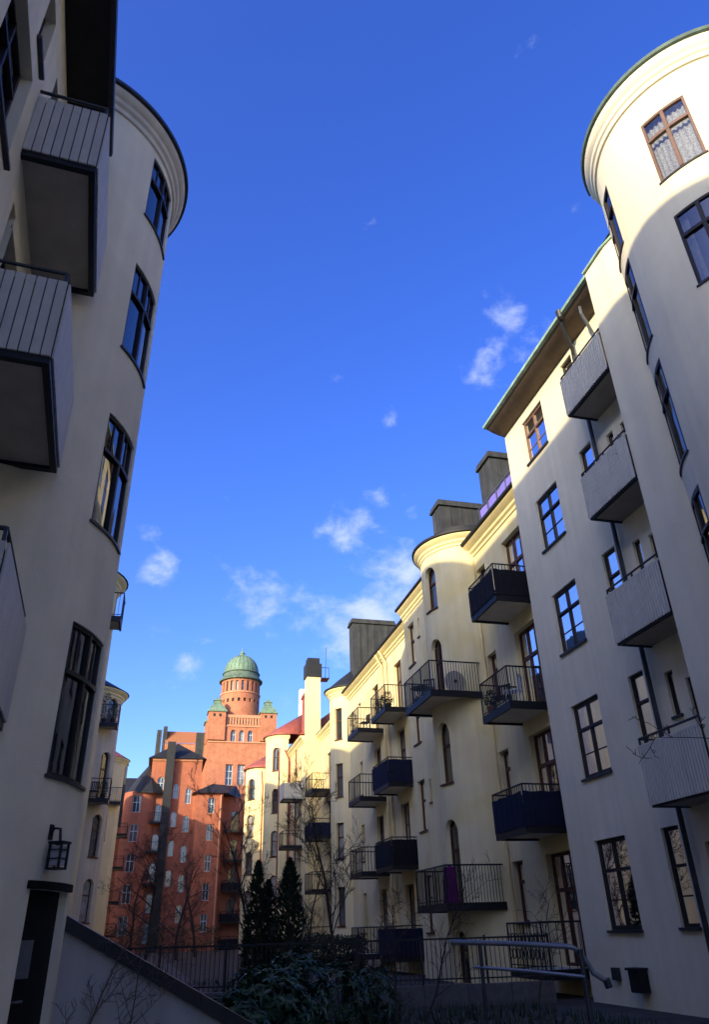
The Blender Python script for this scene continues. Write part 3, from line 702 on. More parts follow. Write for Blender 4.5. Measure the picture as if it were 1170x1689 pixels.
# ================================================================== third yellow building, chimney pier, round corner towers
def yellow_third():
    b = thing('apartment_building', 'sunlit yellow building with a slim tall wall chimney and red-roofed round corner', 'building', (11, 57, 0))
    Fa = Flat(12, 0, 0, 1, -1, 0)
    ops = [Op(y, y + 1.1, zf, zf + 2.5) for y in (49.5, 53.6) for zf in (10.5, 7.2, 3.9, .6)]
    wall(Fa, 46.4, 57, 0, 14.6, ops).build('wall', M_YELL2, b, smooth=False)
    for o in ops: window(b, Fa, o, 2, (.66,), (), far=True, fm=M_BROWN, sill=False)
    FP = Flat(0, 57, 1, 0, 0, -1)
    mb = wall(FP, 10.9, 12, 0, 20.2); mb.face([(10.9, 57, 0), (10.9, 58, 0), (10.9, 58, 20.2), (10.9, 57, 20.2)]); mb.face([(12, 57, 14), (12, 58, 14), (12, 58, 20.2), (12, 57, 20.2)]); mb.face([(10.9, 58, 14), (12, 58, 14), (12, 58, 20.2), (10.9, 58, 20.2)])
    pier = mb.build('chimney_pier', M_YELL2, b, smooth=False)
    q = MB(); q.box((10.8, 56.9, 19.6), (12.1, 58.1, 20.7)); q.box((10.95, 57.05, 20.7), (11.95, 57.95, 21.2)); q.build('chimney_cap', M_ROOF, pier, smooth=False)
    q = MB(); q.box((12.1, 56.95, 19.5), (12.75, 58.0, 19.56)); q.tube([(12.7, 57, 19.5), (12.7, 57, 20.4)], .03, 5); q.tube([(12.1, 57, 20.4), (12.7, 57, 20.4)], .03, 5); q.tube([(12.5, 57.5, 19.5), (12.6, 57.5, 22.3)], .025, 5); q.build('sweep_platform', M_IRON, pier, smooth=False)
    Fb = Flat(10.9, 0, 0, 1, -1, 0)
    ops = [Op(y, y + .9, zf + .4, zf + 2.5) for y in (59.3, 62) for zf in (10.5, 7.2, 3.9, .6)]
    wall(Fb, 58, 66, 0, 14.9, ops).build('wall', M_YELL2, b, smooth=False)
    for o in ops: window(b, Fb, o, 1, (.66,), (), far=True, fm=M_BROWN, sill=False)
    molding(b, Fb, 58, 65, CORN(14.7), M_CREAM); molding(b, Fa, 46.5, 57, CORN(14.5), M_CREAM)
    C = Cyl(10.75, 66.2, 1.75, PI)
    a, c = C.s_az(8.25), C.s_az(8.78)
    ops = [Op(a, c, zt - 1.95, zt, .3) for zt in (15.6, 12.2, 8.9, 5.6, 2.4)]
    wall(C, -2.7, 2.7, 0, 16.6, ops, ds=.15).build('round_corner_wall', M_YELL2, b, angle=25)
    for o in ops: window(b, C, o, 1, (.6,), (), far=True, fm=M_BROWN, fw=.09, sillm=M_BROWN)
    molding(b, C, -2.8, 2.8, CORN(16.4, .6), M_CREAM, ds=.15, cap=False)
    oblique(b, C.c, C.r + .3, 16.78, (12.4, 65.4, 18.9), M_REDROOF)
    roof_block(b, 10.5, 21, 57.9, 68.2, 15.2, 19.0, M_REDROOF); roof_block(b, 11.6, 21, 46.45, 57.9, 14.95, 18.4, M_ROOF)
    shell(b, [(11, 68.2), (21, 68.2), (21, 46.5), (12, 46.5)], 0, 15.2, M_YELL2)
    chimney(b, 11.6, 12.4, 62, 63, 16, 19.6, M_REDROOF); 
    for zf in (10.3, 7.3, 4.0, .8): balcony(b, Fa, 52.9, 55.4, 1.5, zf, 1.05, 'rail' if zf > 9 or zf < 5 else 'cloth', bars=.16, slabm=M_SLAB, panelm=M_CLOTH if zf > 5 else M_BCLOTH)
    for zf in (10.6, 7.2, 3.9): balcony(b, Fb, 58.6, 60.4, 1.5, zf, 1.0, 'ribbed' if zf > 9 else 'rail', bars=.18, panelm=M_PANEL)
    for x in (10.75, 9.3): downpipe(b, [(x, 60.9 if x > 10 else 60.4, 14.6), (x, 60.9 if x > 10 else 60.4, .1)], .06, M_POT)
    downpipe(b, [(10.3, 63.8, 15.2), (10.75, 63.8, 14.2), (10.75, 63.8, .1)], .07, M_REDROOF)
    q = MB(); q.box((13.4, 74, 17), (14.1, 74.8, 23.6)); q.build('white_vent_stack', M_WHITEP, b, smooth=False)
    return b, Fa
Y3, Y3F = yellow_third()
def yellow_fourth():
    b = thing('apartment_building', 'furthest yellow building with round corner under a red sheet roof beside red brick', 'building', (11, 80, 0))
    C = Cyl(10.4, 78.2, 1.75, PI); a, c = C.s_az(6.5), C.s_az(7.02)
    ops = [Op(a, c, zt - 2.0, zt, .35) for zt in (15.1, 11.7, 8.4, 5.1, 1.9)]
    wall(C, -2.7, 2.7, 0, 16.2, ops, ds=.15).build('round_corner_wall', M_YELL2, b, angle=25)
    for o in ops: window(b, C, o, 1, (.6,), (), far=True, fm=M_BROWN, fw=.09, sillm=M_BROWN)
    oblique(b, C.c, C.r + .3, 16.25, (11.6, 78.4, 18.2), M_REDROOF)
    F = Flat(10.9, 0, 0, 1, -1, 0)
    ops = [Op(y, y + 1, zf, zf + 2) for y in (71, 74) for zf in (11.5, 8.2, 4.9, 1.6)]
    wall(F, 68.2, 77, 0, 15.8, ops).build('wall', M_YELL2, b, smooth=False)
    for o in ops: window(b, F, o, 1, (.6,), (), far=True, fm=M_BROWN, sill=False)
    wall(F, 79.5, 97, 0, 15.8).build('wall', M_YELL2, b, smooth=False)
    shell(b, [(10.9, 97), (21, 97), (21, 68.3), (10.9, 68.3)], 0, 15.8, M_YELL2)
    roof_block(b, 10.6, 21, 68.3, 97, 15.85, 19.2, M_REDROOF)
    downpipe(b, [(9.9, 75.6, 15.6), (10.1, 75.9, 14.2), (10.1, 75.9, .1)], .07, M_REDROOF)
    return b
Y4 = yellow_fourth()

# ================================================================== left row beyond the near tower
def left_far(loc, label, cx, cy, r, zc, xf, y0, y1, ridge, wz, balc, az0, az1, m, roofm=None):
    b = thing('apartment_building', label, 'building', loc)
    C = Cyl(cx, cy, r, 0); a, c = C.s_az(az0), C.s_az(az1)
    ops = [Op(a, c, zb, zt, .25) for zt, zb in wz]
    wall(C, -3.2, 3.2, 0, zc, ops, ds=.16).build('round_bay_wall', m, b, angle=25)
    for o in ops: window(b, C, o, 1, (.62,), (), far=True, fm=M_BROWN, fw=.07, sillm=M_BROWN)
    molding(b, C, -3.4, 3.4, CORN(zc - .3, .9), M_CREAM, ds=.15, cap=False)
    mb = MB(); mb.lathe(C.c, [(r + .4, zc + .12), (r * .5, zc + .9), (.03, zc + 1.5)], 32); mb.build('bay_roof', roofm or M_ROOF, b)
    F = Flat(xf, 0, 0, 1, 1, 0)
    ops = [Op(y, y + 1.2, zf, zf + 2.0) for y in (y0 + 2, y1 - 3.5) for zf in (11, 7.7, 4.4, 1.1)]
    wall(F, y0, y1, 0, zc - .4, ops).build('wall', m, b, smooth=False)
    for o in ops: window(b, F, o, 2, (.62,), (), far=True, fm=M_BROWN, sill=False)
    shell(b, [(xf, y1), (xf - 9, y1), (xf - 9, y0), (xf, y0)], 0, zc - .4, m)
    extrude_y(F, y0, y1, [(.35, zc - .38), (-2.2, ridge), (-3.6, ridge), (-9, zc - .38), (.35, zc - .38)]).build('roof', roofm or M_ROOF, b, smooth=False)
    for (s0, s1, fy, dep, zf, st) in balc:
        FB = Flat(0, fy, 1, 0, 0, -1); balcony(b, FB, s0, s1, dep, zf, 1.05, st, bars=.14, slabm=M_SLAB)
    return b
L2 = left_far((-4.6, 28, 0), 'pale building showing only its curved cornice and balcony behind the near left tower', -4.45, 31.2, 1.9, 15.1, -4.6, 16.6, 41, 18.4, [(14.2, 12.3)], [(-4.3, -2.15, 30.6, 1.2, 13.0, 'rail')], -7.5, -6.2, M_YELL2)
L3 = left_far((-4.8, 48, 0), 'cream building with round bay and plant-filled balconies, half hidden by the left tower', -4.6, 46.6, 1.95, 14.4, -4.9, 41.2, 57, 19.6, [(14.0, 12.4), (10.9, 8.4), (7.55, 5.4), (4.35, 2.3)], [(-3.85, -2.6, 45.4, 1.1, 12.3, 'rail'), (-3.85, -2.55, 45.4, 1.2, 8.2, 'rail')], -4.15, -3.52, M_DULL)
L4 = left_far((-5, 66, 0), 'narrow cream bay with red roof on the left, furthest before the red brick house', -4.75, 66.5, 1.9, 14.4, -5.1, 57.2, 76, 15.9, [(13.6, 11.6), (10.2, 8.2)], [(-3.9, -2.75, 65.6, 1.2, 11.0, 'rail')], -3.6, -3.2, M_YELL2, M_REDROOF)
def left_last():
    b = thing('apartment_building', 'dark-roofed house at the far left end of the courtyard, mostly in shadow', 'building', (-6, 86, 0))
    F = Flat(-4.5, 0, 0, 1, 1, 0); ops = [Op(y, y + 1.2, zf, zf + 2) for y in (79, 84, 89) for zf in (11, 7.7, 4.4, 1.1)]  # facade brought forward and eave raised to deepen shade on the brick house
    wall(F, 76.2, 95.8, 0, 15.5, ops).build('wall', M_YELL2, b, smooth=False)
    for o in ops: window(b, F, o, 2, (.62,), (), far=True, fm=M_BROWN, sill=False)
    shell(b, [(-4.5, 95.8), (-14, 95.8), (-14, 76.2), (-4.5, 76.2)], 0, 15.5, M_YELL2)
    extrude_y(F, 76.2, 95.8, [(.35, 15.52), (-1.6, 18.6), (-4.6, 18.6), (-8.6, 15.52), (.35, 15.52)]).build('roof', M_ROOF, b, smooth=False)
    for zf in (11.5, 8.2, 4.9, 1.8): balcony(b, F, 90.5, 93.5, 1.7, zf, 1.05, 'rail', bars=.2)
    chimney(b, -4.55, -3.85, 97.2, 98, 13, 20.3, M_CHIM)
left_last()

# ================================================================== red brick house closing the court
def red_house():
    b = thing('brick_house', 'red brick house with dark hipped roofs closing the far end of the courtyard', 'building', (3, 100, 0))
    X = lambda az, y=100: y * math.tan(R(az))
    FM = Flat(0, 100, 1, 0, 0, -1); ops = []; W = []
    for zt in (19.2, 15.9, 12.5, 9.3, 6.0, 2.9): o = Op(X(-.05), X(.40), zt - 2.0, zt, .38); ops.append(o); W.append(o)
    for zt in (17.9, 14.6, 11.2, 8.0, 4.8): o = Op(X(2.0), X(2.4), zt - 1.9, zt, .35); ops.append(o); W.append(o)
    for zt in (18.4, 15.1, 11.8, 8.5): o = Op(X(1.12), X(1.5), zt - 1.8, zt, .33); ops.append(o); W.append(o)
    wall(FM, X(-.55), X(3.05), 0, 21.4, ops, rev=.25).build('wall', M_RED, b, smooth=False)
    for o in W: window(b, FM, o, 2, (.62,), (), far=True, fm=M_BLUEF, fw=.07, bw=.07, sillm=M_REDT)
    shell(b, [(X(3.05), 100), (X(3.05), 110), (X(-.55), 110), (X(-.55), 100)], 0, 21.4, M_RED)
    mb = MB(); e = .5; x0, x1, y0, y1 = X(-.55) - e, X(3.05) + e, 100 - e, 110; zt = 24.0; a = (X(1.2), 103, zt); c = (X(1.6), 106, zt)
    P = [(x0, y0, 21.42), (x1, y0, 21.42), (x1, y1, 21.42), (x0, y1, 21.42)]
    mb.face([P[0], P[1], a]); mb.face([P[1], P[2], c, a]); mb.face([P[2], P[3], c]); mb.face([P[3], P[0], a, c]); mb.face(P)
    mb.build('roof', M_ROOF, b, smooth=False)
    molding(b, FM, X(-.55), X(3.05), [(0, 21.1), (.15, 21.15), (.25, 21.38), (0, 21.4)], M_REDT)
    # dark flue shaft
    q = MB(); q.box((X(.42), 99.1, 0), (X(1.0), 99.95, 23.4)); q.build('flue_shaft', M_ROOF, b, smooth=False)
    for zf in (15.0, 11.7, 8.2): 
        balcony(b, FM, X(-.35), X(.9), 1.0, zf - 1.2, 1.0, 'rail', bars=.18)
    # round left wing with conical roof
    C = Cyl(X(-1.05), 101.2, 2.1, -PI / 2); ops = []
    for zt in (16.8, 13.5, 10.2, 6.9, 3.7): a_, c_ = C.s_az(-1.66), C.s_az(-1.06); ops.append(Op(a_, c_, zt - 1.95, zt))
    wall(C, -3.3, 3.3, 0, 17.3, ops, rev=.25, ds=.2).build('round_wing_wall', M_RED, b, angle=25)
    for o in ops: window(b, C, o, 2, (.6,), (), far=True, fm=M_BLUEF, fw=.07, bw=.07, sillm=M_REDT)
    wall(Flat(0, 101, 1, 0, 0, -1), X(-5), X(-2.2), 0, 16.5).build('wall', M_RED, b, smooth=False)
    mb = MB(); mb.lathe((X(-.75), 101.3), [(2.55, 17.1), (2.5, 17.3), (1.3, 19.2), (.05, 20.8)], 10); mb.build('wing_roof', M_ROOF, b, smooth=False)
    # right bay
    FB = Flat(0, 98.4, 1, 0, 0, -1); xb = lambda az: X(az, 98.4); ops = []
    for zt in (16.5, 13.4, 10.0, 6.9, 3.7): ops.append(Op(xb(3.68), xb(4.12), zt - 1.8, zt))
    mb = wall(FB, xb(2.85), xb(4.72), 0, 17.0, ops, rev=.22)
    mb.face([(xb(2.85), 98.4, 0), (xb(2.62), 100, 0), (xb(2.62), 100, 17), (xb(2.85), 98.4, 17)]); mb.face([(xb(4.72), 98.4, 0), (xb(4.72), 101, 0), (xb(4.72), 101, 17), (xb(4.72), 98.4, 17)])
    mb.build('bay_wall', M_RED, b, smooth=False)
    for o in ops: window(b, FB, o, 2, (.6,), (), far=True, fm=M_BLUEF, fw=.07, bw=.07, sillm=M_REDT)
    mb = MB(); P = [(xb(2.5), 97.9, 17.02), (xb(5.0), 97.9, 17.02), (xb(6.4), 103, 17.02), (xb(2.5), 103, 17.02)]; a = (xb(4.0), 101, 18.6); c = (xb(5.9), 102.5, 18.6)
    mb.face([P[0], P[1], a]); mb.face([P[1], P[2], c, a]); mb.face([P[2], P[3], a, c]); mb.face([P[3], P[0], a]); mb.face(P); mb.build('bay_roof', M_ROOF, b, smooth=False)
    FR = Flat(0, 101, 1, 0, 0, -1); ops = []
    for zf in (12.9, 9.5, 6.2, 2.9): ops.append(Op(X(5.35, 101), X(5.95, 101), zf, zf + 2.5, .4))
    wall(FR, X(4.7, 101), X(7.2, 101), 0, 17.0, ops).build('wall', M_RED, b, smooth=False)
    for o in ops: window(b, FR, o, 2, (.66,), (), far=True, fm=M_TERRF, fw=.09)
    for zf in (12.9, 9.5, 6.2, 2.9, .3): balcony(b, FR, X(4.95, 101), X(6.3, 101), 1.5, zf, 1.05, 'cloth' if zf < 9 else 'rail', bars=.16, panelm=M_BCLOTH)
    downpipe(b, [(X(4.5), 98.2, 16.8), (X(4.5), 98.2, .1)], .09, M_REDT)
    chimney(b, X(-.45), X(-.1), 101.5, 102.5, 20, 25.4, M_CHIM, cap=False); chimney(b, X(2.5), X(3.1), 101.5, 102.6, 21.5, 25.2, M_CHIM, cap=False)
    return b
red_house()

# ================================================================== domed brick tower behind
def domed_tower():
    b = thing('domed_tower', 'red brick tower with round drum and green copper dome rising behind the brick house', 'tower', (11.2, 116, 0))
    Y = 115.0; X = lambda az, y=Y: y * math.tan(R(az)); Z = lambda t, y=Y: 1.6 + t * y
    F = Flat(0, Y, 1, 0, 0, -1); ops = []
    for az in (5.19, 5.84, 6.49): ops.append(Op(X(az - .19), X(az + .19), Z(.222), Z(.2375), .38))
    tall = [Op(X(4.78), X(5.3), Z(.167), Z(.193)), Op(X(5.65), X(6.2), Z(.167), Z(.193))]
    wall(F, X(3.3), X(8.45), 0, Z(.245), ops + tall, rev=.4).build('wall', M_RED2, b, smooth=False)
    for o in ops + tall: window(b, F, o, 2, (.62,) if o.arch else (.35, .68), (), rev=.4, far=True, fm=M_BLUEF, fw=.09, bw=.09, sillm=M_REDT)
    x0, x1 = X(3.3), X(8.45)
    shell(b, [(x1, Y), (x1, Y + 10), (x0, Y + 10), (x0, Y)], 0, Z(.245), M_RED2, 'side_wall')
    q = MB(); q.face([(x0, Y, Z(.245)), (x1, Y, Z(.245)), (x1, Y + 10, Z(.245)), (x0, Y + 10, Z(.245))]); q.build('tower_deck', M_ROOF, b, smooth=False)
    for t in (.2215, .2425): molding(b, F, x0, x1, [(0, Z(t) - .15), (.14, Z(t) - .1), (.14, Z(t) + .08), (0, Z(t) + .12)], M_REDT, 'string_course')
    # parapet arcade
    q = MB(); n = 12
    for i in range(n):
        x = X(4.6) + (X(7.2) - X(4.6)) * (i + .5) / n; q.box((x - .13, Y + .1, Z(.245)), (x + .13, Y + .4, Z(.254)))
    q.box((X(4.55), Y + .02, Z(.254)), (X(7.25), Y + .5, Z(.258))); q.build('parapet_arcade', M_REDT, b, smooth=False)
    for a0, a1 in ((3.25, 4.55), (7.2, 8.45)):
        for yy in (Y - .35, Y + 6.5):
            k = MB(); xa, xb = X(a0), X(a1); w = xb - xa; cx = (xa + xb) / 2; zt = Z(.2605)
            k.box((xa, yy, Z(.2235) if yy < Y else Z(.245)), (xb, yy + w, zt)); t = k.build('corner_turret', M_RED2, b, smooth=False)
            k = MB(); k.box((xa - .18, yy - .18, zt), (xb + .18, yy + w + .18, zt + .22))
            for (r0, z0, r1, z1) in ((w * .52, zt + .22, w * .40, zt + .9), (w * .40, zt + .9, w * .2, zt + 1.45), (w * .22, zt + 1.45, w * .22, zt + 1.9), (w * .26, zt + 1.9, .04, zt + 2.6)):
                A = [(cx - r0, yy + w / 2 - r0, z0), (cx + r0, yy + w / 2 - r0, z0), (cx + r0, yy + w / 2 + r0, z0), (cx - r0, yy + w / 2 + r0, z0)]
                B = [(cx - r1, yy + w / 2 - r1, z1), (cx + r1, yy + w / 2 - r1, z1), (cx + r1, yy + w / 2 + r1, z1), (cx - r1, yy + w / 2 + r1, z1)]
                for i in range(4): k.face([A[i], A[(i + 1) % 4], B[(i + 1) % 4], B[i]])
            k.build('turret_cap', M_DOME, t, smooth=False)
            k = MB()
            for dx in (-.45, .45): k.box((cx + dx - .18, yy - .02, zt - .75), (cx + dx + .18, yy + .05, zt - .3))
            k.build('turret_opening', M_ROOF, t, smooth=False)
    # drum
    yd = Y + 4.4; rd = 3.15; cxd = X(5.58, yd); C = Cyl(cxd, yd, rd, -PI / 2); zb = Z(.245); zt = 1.6 + .3045 * (yd - rd) + .55
    ops = []
    for i in range(-5, 6): ops.append(Op(i * .9 - .22, i * .9 + .22, zt - 2.0, zt - .35))
    sm = [Op(i * .95 - .2 + .45, i * .95 + .2 + .45, zt - 3.75, zt - 3.2) for i in range(-5, 5)]
    wall(C, -PI * rd, PI * rd, zb, zt, ops + sm, rev=.3, ds=.3).build('drum_wall', M_RED2, b, angle=25)
    for o in ops: window(b, C, o, 1, (), (), rev=.3, far=True, fm=M_TERRF, fw=.06, sill=False)
    q = MB()
    for o in sm: q.fbox(C, o.s0, o.s1, o.z0, o.z1, -.35, -.28)
    q.build('drum_opening', M_ROOF, b, smooth=False)
    molding(b, C, -PI * rd, PI * rd, [(0, zt - 2.35), (.12, zt - 2.3), (.12, zt - 2.1), (0, zt - 2.05)], M_REDT, 'string_course', ds=.3, cap=False)
    mb = MB(); z0 = zt; prof = [(rd, z0 - .1), (rd + .38, z0 + .02), (rd + .40, z0 + .22), (rd + .1, z0 + .5), (rd - .1, z0 + .75), (rd - .22, z0 + 1.3), (rd - .05, z0 + 1.38), (rd - .1, z0 + 1.5)]
    mb.lathe((cxd, yd), prof, 48); mb.build('dome_base', M_COPPERD, b)
    mb = MB(); rr = rd - .32; zz = z0 + 1.5; H = 3.25
    mb.lathe((cxd, yd), [(rr * math.cos(t * PI / 2 / 14), zz + H * math.sin(t * PI / 2 / 14)) for t in range(14)] + [(.3, zz + H)], 48); dome = mb.build('dome', M_DOME, b)
    q = MB()
    for i in range(24):
        a = 2 * PI * i / 24; q.tube([(cxd + (rr + .01) * math.cos(t * PI / 2 / 8) * math.cos(a), yd + (rr + .01) * math.cos(t * PI / 2 / 8) * math.sin(a), zz + H * math.sin(t * PI / 2 / 8)) for t in range(8)], .045, 5)
    q.build('dome_rib', M_COPPERD, dome)
    q = MB(); q.lathe((cxd, yd), [(.5, zz + H - .12), (.42, zz + H + .25), (.5, zz + H + .3), (.3, zz + H + .6), (.12, zz + H + .75), (.07, zz + H + 1.3), (.005, zz + H + 1.7)], 16); q.build('finial', M_DOME, b)
    # lower nave to the left
    FN = Flat(0, Y + 3, 1, 0, 0, -1); xa, xb = X(.2, Y + 3), X(3.3, Y + 3)
    mb = wall(FN, xa, xb, 0, Z(.2235)); mb.face([(xa, Y + 3, 0), (xa, Y + 10, 0), (xa, Y + 10, Z(.2235)), (xa, Y + 3, Z(.2235))]); mb.build('nave_wall', M_RED2, b, smooth=False)
    mb = MB(); mb.face([(xa, Y + 2.8, Z(.2235)), (xb, Y + 2.8, Z(.2235)), (xb, Y + 4.5, Z(.242)), (xa, Y + 4.5, Z(.242))]); mb.face([(xa, Y + 2.8, Z(.2235)), (xa, Y + 4.5, Z(.242)), (xa, Y + 8, Z(.2235))]); mb.build('nave_roof', M_POT, b, smooth=False)
    chimney(b, X(.0), X(.3), Y + 3.2, Y + 4.4, 20, Z(.246), M_CHIM, cap=False)
domed_tower()
def roof_behind():
    b = thing('town_house', 'dark roof and chimney peeping over the left end of the brick house', 'building', (-4, 112, 0))
    q = MB(); q.box((-9, 110, 0), (-.5, 120, 18.5)); q.build('wall', M_RED, b, smooth=False)
    q = MB(); P = [(-9.3, 109.7, 18.52), (-.3, 109.7, 18.52), (-.3, 120, 18.52), (-9.3, 120, 18.52)]; a = (-7, 114, 21.4); c = (-2.2, 114, 21.4)
    q.face([P[0], P[1], c, a]); q.face([P[1], P[2], c]); q.face([P[2], P[3], a, c]); q.face([P[3], P[0], a]); q.build('roof', M_ROOF, b, smooth=False)
roof_behind()

# ------------------------------------------------------------------ yard walls, fence, handrail
def stair_wall():
    b = thing('stair_wall', 'pale rendered wall sloping down beside the tower door under a thick dark coping', 'wall', (0, 11.1, 0))
    x0, x1 = -1.05, 2.6; za, zb = 1.86, -.02
    z = lambda x: za + (zb - za) * (x - x0) / (x1 - x0)
    q = MB(); y0, y1 = 11.0, 11.28
    A = [(x0, y0, 0), (x1, y0, 0), (x1, y0, max(.02, z(x1) - .12)), (x0, y0, z(x0) - .12)]; B = [(x, y1, zz) for x, y, zz in A]
    q.face(A); q.face(B[::-1])
    for i in range(4): q.face([A[i], A[(i + 1) % 4], B[(i + 1) % 4], B[i]])
    q.build('wall_body', M_RWALL, b, smooth=False)
    n = 6
    for i in range(n):
        a = x0 + (x1 - x0) * i / n + .004; c = x0 + (x1 - x0) * (i + 1) / n - .004
        k = MB(); P = [(a, y0 - .07, z(a) - .115), (c, y0 - .07, z(c) - .115), (c, y0 - .07, z(c) + .05), (a, y0 - .07, z(a) + .05)]; Q = [(x, y1 + .07, zz) for x, y, zz in P]
        k.face(P); k.face(Q[::-1])
        for j in range(4): k.face([P[j], P[(j + 1) % 4], Q[(j + 1) % 4], Q[j]])
        k.build('coping_stone', M_BLACK, b, smooth=False)
stair_wall()
FA, FBp = Vector((-2.6, 21.4, 0)), Vector((9.62, 18.85, 0))
def fence():
    b = thing('iron_fence', 'black iron railing on a low granite kerb across the far side of the yard', 'fence', FA)
    u = (FBp - FA).normalized(); L = (FBp - FA).length; f = Flat(FA.x, FA.y, u.x, u.y, u.y, -u.x)
    n = 12
    for i in range(n):
        q = MB(); q.fbox(f, L * i / n + .006, L * (i + 1) / n - .006, 0, .42 + .01 * (i % 2), -.14, .14); q.build('kerb_stone', M_STONE, b, smooth=False)
    q = MB(); q.fbox(f, 0, L, 1.34, 1.38, -.02, .02); q.build('top_rail', M_BLACK, b, smooth=False)
    q = MB(); q.fbox(f, 0, L, .52, .55, -.015, .015); q.build('bottom_rail', M_BLACK, b, smooth=False)
    for i in range(9):
        q = MB(); s = L * i / 8; q.fbox(f, s - .025, s + .025, .4, 1.42, -.025, .025); q.build('post', M_BLACK, b, smooth=False)
    q = MB(); k = int(L / .11)
    for i in range(1, k): s = L * i / k; q.fbox(f, s - .008, s + .008, .44, 1.345, -.008, .008)
    q.build('bars', M_BLACK, b, smooth=False, kind='stuff')
fence()
def handrail():
    b = thing('handrail', 'galvanised steel tube handrail curving down at lower right in front of the fence', 'handrail', (5, 10.8, 0))
    P = [(4.2, 11.15, 1.42), (4.9, 10.75, 1.385), (5.55, 10.3, 1.335)]
    for i in range(7):
        t = i / 6; P.append((5.55 + .28 * t, 10.3 - .05 * t, 1.335 - .31 * t * t))
    P.append((5.97, 10.2, .93))
    q = MB(); q.tube(P, .033, 10); q.build('top_tube', M_STEEL, b)
    q = MB(); q.tube([(4.45, 11.0, 1.12), (5.1, 10.62, 1.06), (5.68, 10.22, .99)], .022, 8); q.build('mid_tube', M_STEEL, b)
    for (x, y, zt, r) in ((4.55, 10.95, 1.4, .03), (5.68, 10.24, 1.3, .035)):
        q = MB(); q.tube([(x, y, 0), (x, y, zt)], r, 8); q.build('post', M_IRON, b)
    q = MB(); q.tube([(5.97, 10.2, .96), (6.0, 10.2, .86)], .05, 10); q.build('end_cap', M_IRON, b)
handrail()
def lantern():
    f = LC; s = LC.s_az(-6.75); c = Vector(f.pt(s, 2.3, .14))
    b = thing('wall_lantern', 'square black wall lantern on the left tower above the dark door', 'lantern', f.pt(s, 2.2, .0))
    w = .07; z0, z1 = 2.29, 2.53
    u = Vector(f.pt(s + .01, 0, .14)) - Vector(f.pt(s - .01, 0, .14)); u.normalize(); n = Vector(f.pt(s, 0, .2)) - Vector(f.pt(s, 0, .1)); n.normalize()
    g = Flat(c.x, c.y, u.x, u.y, n.x, n.y)
    q = MB(); q.fbox(g, -w + .012, w - .012, z0 + .02, z1 - .02, -w + .012, w - .012); q.build('glass_box', M_LAMPG, b, smooth=False)
    q = MB()
    for a in (-w, w):
        for d in (-w, w): q.fbox(g, a - .011, a + .011, z0, z1, d - .011, d + .011)
    for zz in (z0 + .09, z0 + .18):
        for d in (-w, w): q.fbox(g, -w, w, zz - .006, zz + .006, d - .007, d + .007); q.fbox(g, d - .007, d + .007, zz - .006, zz + .006, -w, w)
    q.fbox(g, -w - .012, w + .012, z0 - .02, z0, -w - .012, w + .012); q.fbox(g, -w - .02, w + .02, z1, z1 + .025, -w - .02, w + .02)
    q.build('cage', M_BLACK, b, smooth=False)
    q = MB(); q.tube([f.pt(s, 2.62, 0), f.pt(s, 2.7, .04), f.pt(s, 2.69, .12), f.pt(s, 2.56, .14)], .016, 6); q.fbox(f, s - .035, s + .035, 2.58, 2.74, 0, .015); q.build('bracket', M_BLACK, b)
lantern()
def wall_box():
    b = thing('meter_box', 'small black box fixed low on the white wall at the bottom right', 'box', (10.3, 16.4, .4))
    q = MB(); q.box((10.16, 16.05, .3), (10.396, 16.42, .7)); q.build('case', M_BLACK, b, smooth=False)
    q = MB(); q.box((10.12, 16.01, .7), (10.396, 16.46, .75)); q.build('lid', M_BLACK, b, smooth=False)
wall_box()

# ------------------------------------------------------------------ vegetation
def bare_tree(name, label, cat, loc, h, seed, spread=.5, r=.06, m=None, levels=5, lean=(0, 0), kids=5, start=.22, group=None, rmin=.005, up=.35):
    rng = random.Random(seed); b = thing(name, label, cat, loc, group); m = m or M_BARK
    tr = MB(); br = MB(); base = Vector(loc)
    def limb(mb, p, d, L, r0, lev):
        n = 5 if lev < 2 else 4; pts = [p.copy()]; q = p.copy(); dd = d.copy()
        for i in range(n):
            dd = (dd + Vector((rng.gauss(0, .11), rng.gauss(0, .11), rng.gauss(.03, .06)))).normalized(); q = q + dd * (L / n); pts.append(q.copy())
        mb.tube(pts, r0, 6 if lev == 0 else (5 if lev < 3 else 3), max(rmin * .7, r0 * .35), cap=False)
        if lev >= levels: return
        k = kids + (4 if lev == 0 else 0)
        for i in range(k):
            t = start + (1 - start) * (i + rng.random()) / k if lev == 0 else .25 + .75 * (i + rng.random()) / k
            j = min(n - 1, int(t * n)); pp = pts[j].lerp(pts[j + 1], t * n - j)
            axis = (pts[j + 1] - pts[j]).normalized(); a = rng.uniform(0, 2 * PI)
            o = axis.orthogonal().normalized(); o.rotate(Matrix.Rotation(a, 3, axis))
            nd = (axis * (1 - spread) + o * spread * 1.25 + Vector((0, 0, up * .5))).normalized()
            limb(br, pp, nd, L * rng.uniform(.32, .55) * (1.05 - .4 * t if lev == 0 else .9), max(rmin, r0 * (1 - .6 * t) * .5), lev + 1)
    limb(tr, base, Vector((lean[0], lean[1], 1)).normalized(), h, r, 0)
    tr.build('trunk', m, b); br.build('branches', m, b)
    return b
bare_tree('bare_tree', 'slender bare young tree with fine twigs in front of the yellow balconies', 'tree', (5.4, 23.2, 0), 5.0, 11, .45, .05, levels=4, kids=6)
bare_tree('bare_tree', 'bare tree with upright forked twigs behind the leftmost dark conifer', 'tree', (4.0, 29.5, 0), 5.4, 5, .42, .06, levels=4, kids=6)
bare_tree('bare_tree', 'wide bare tree standing in the shadow before the red brick house', 'tree', (.3, 55, 0), 7.6, 21, .6, .13, levels=4, kids=6, up=.15, rmin=.008, start=.2)
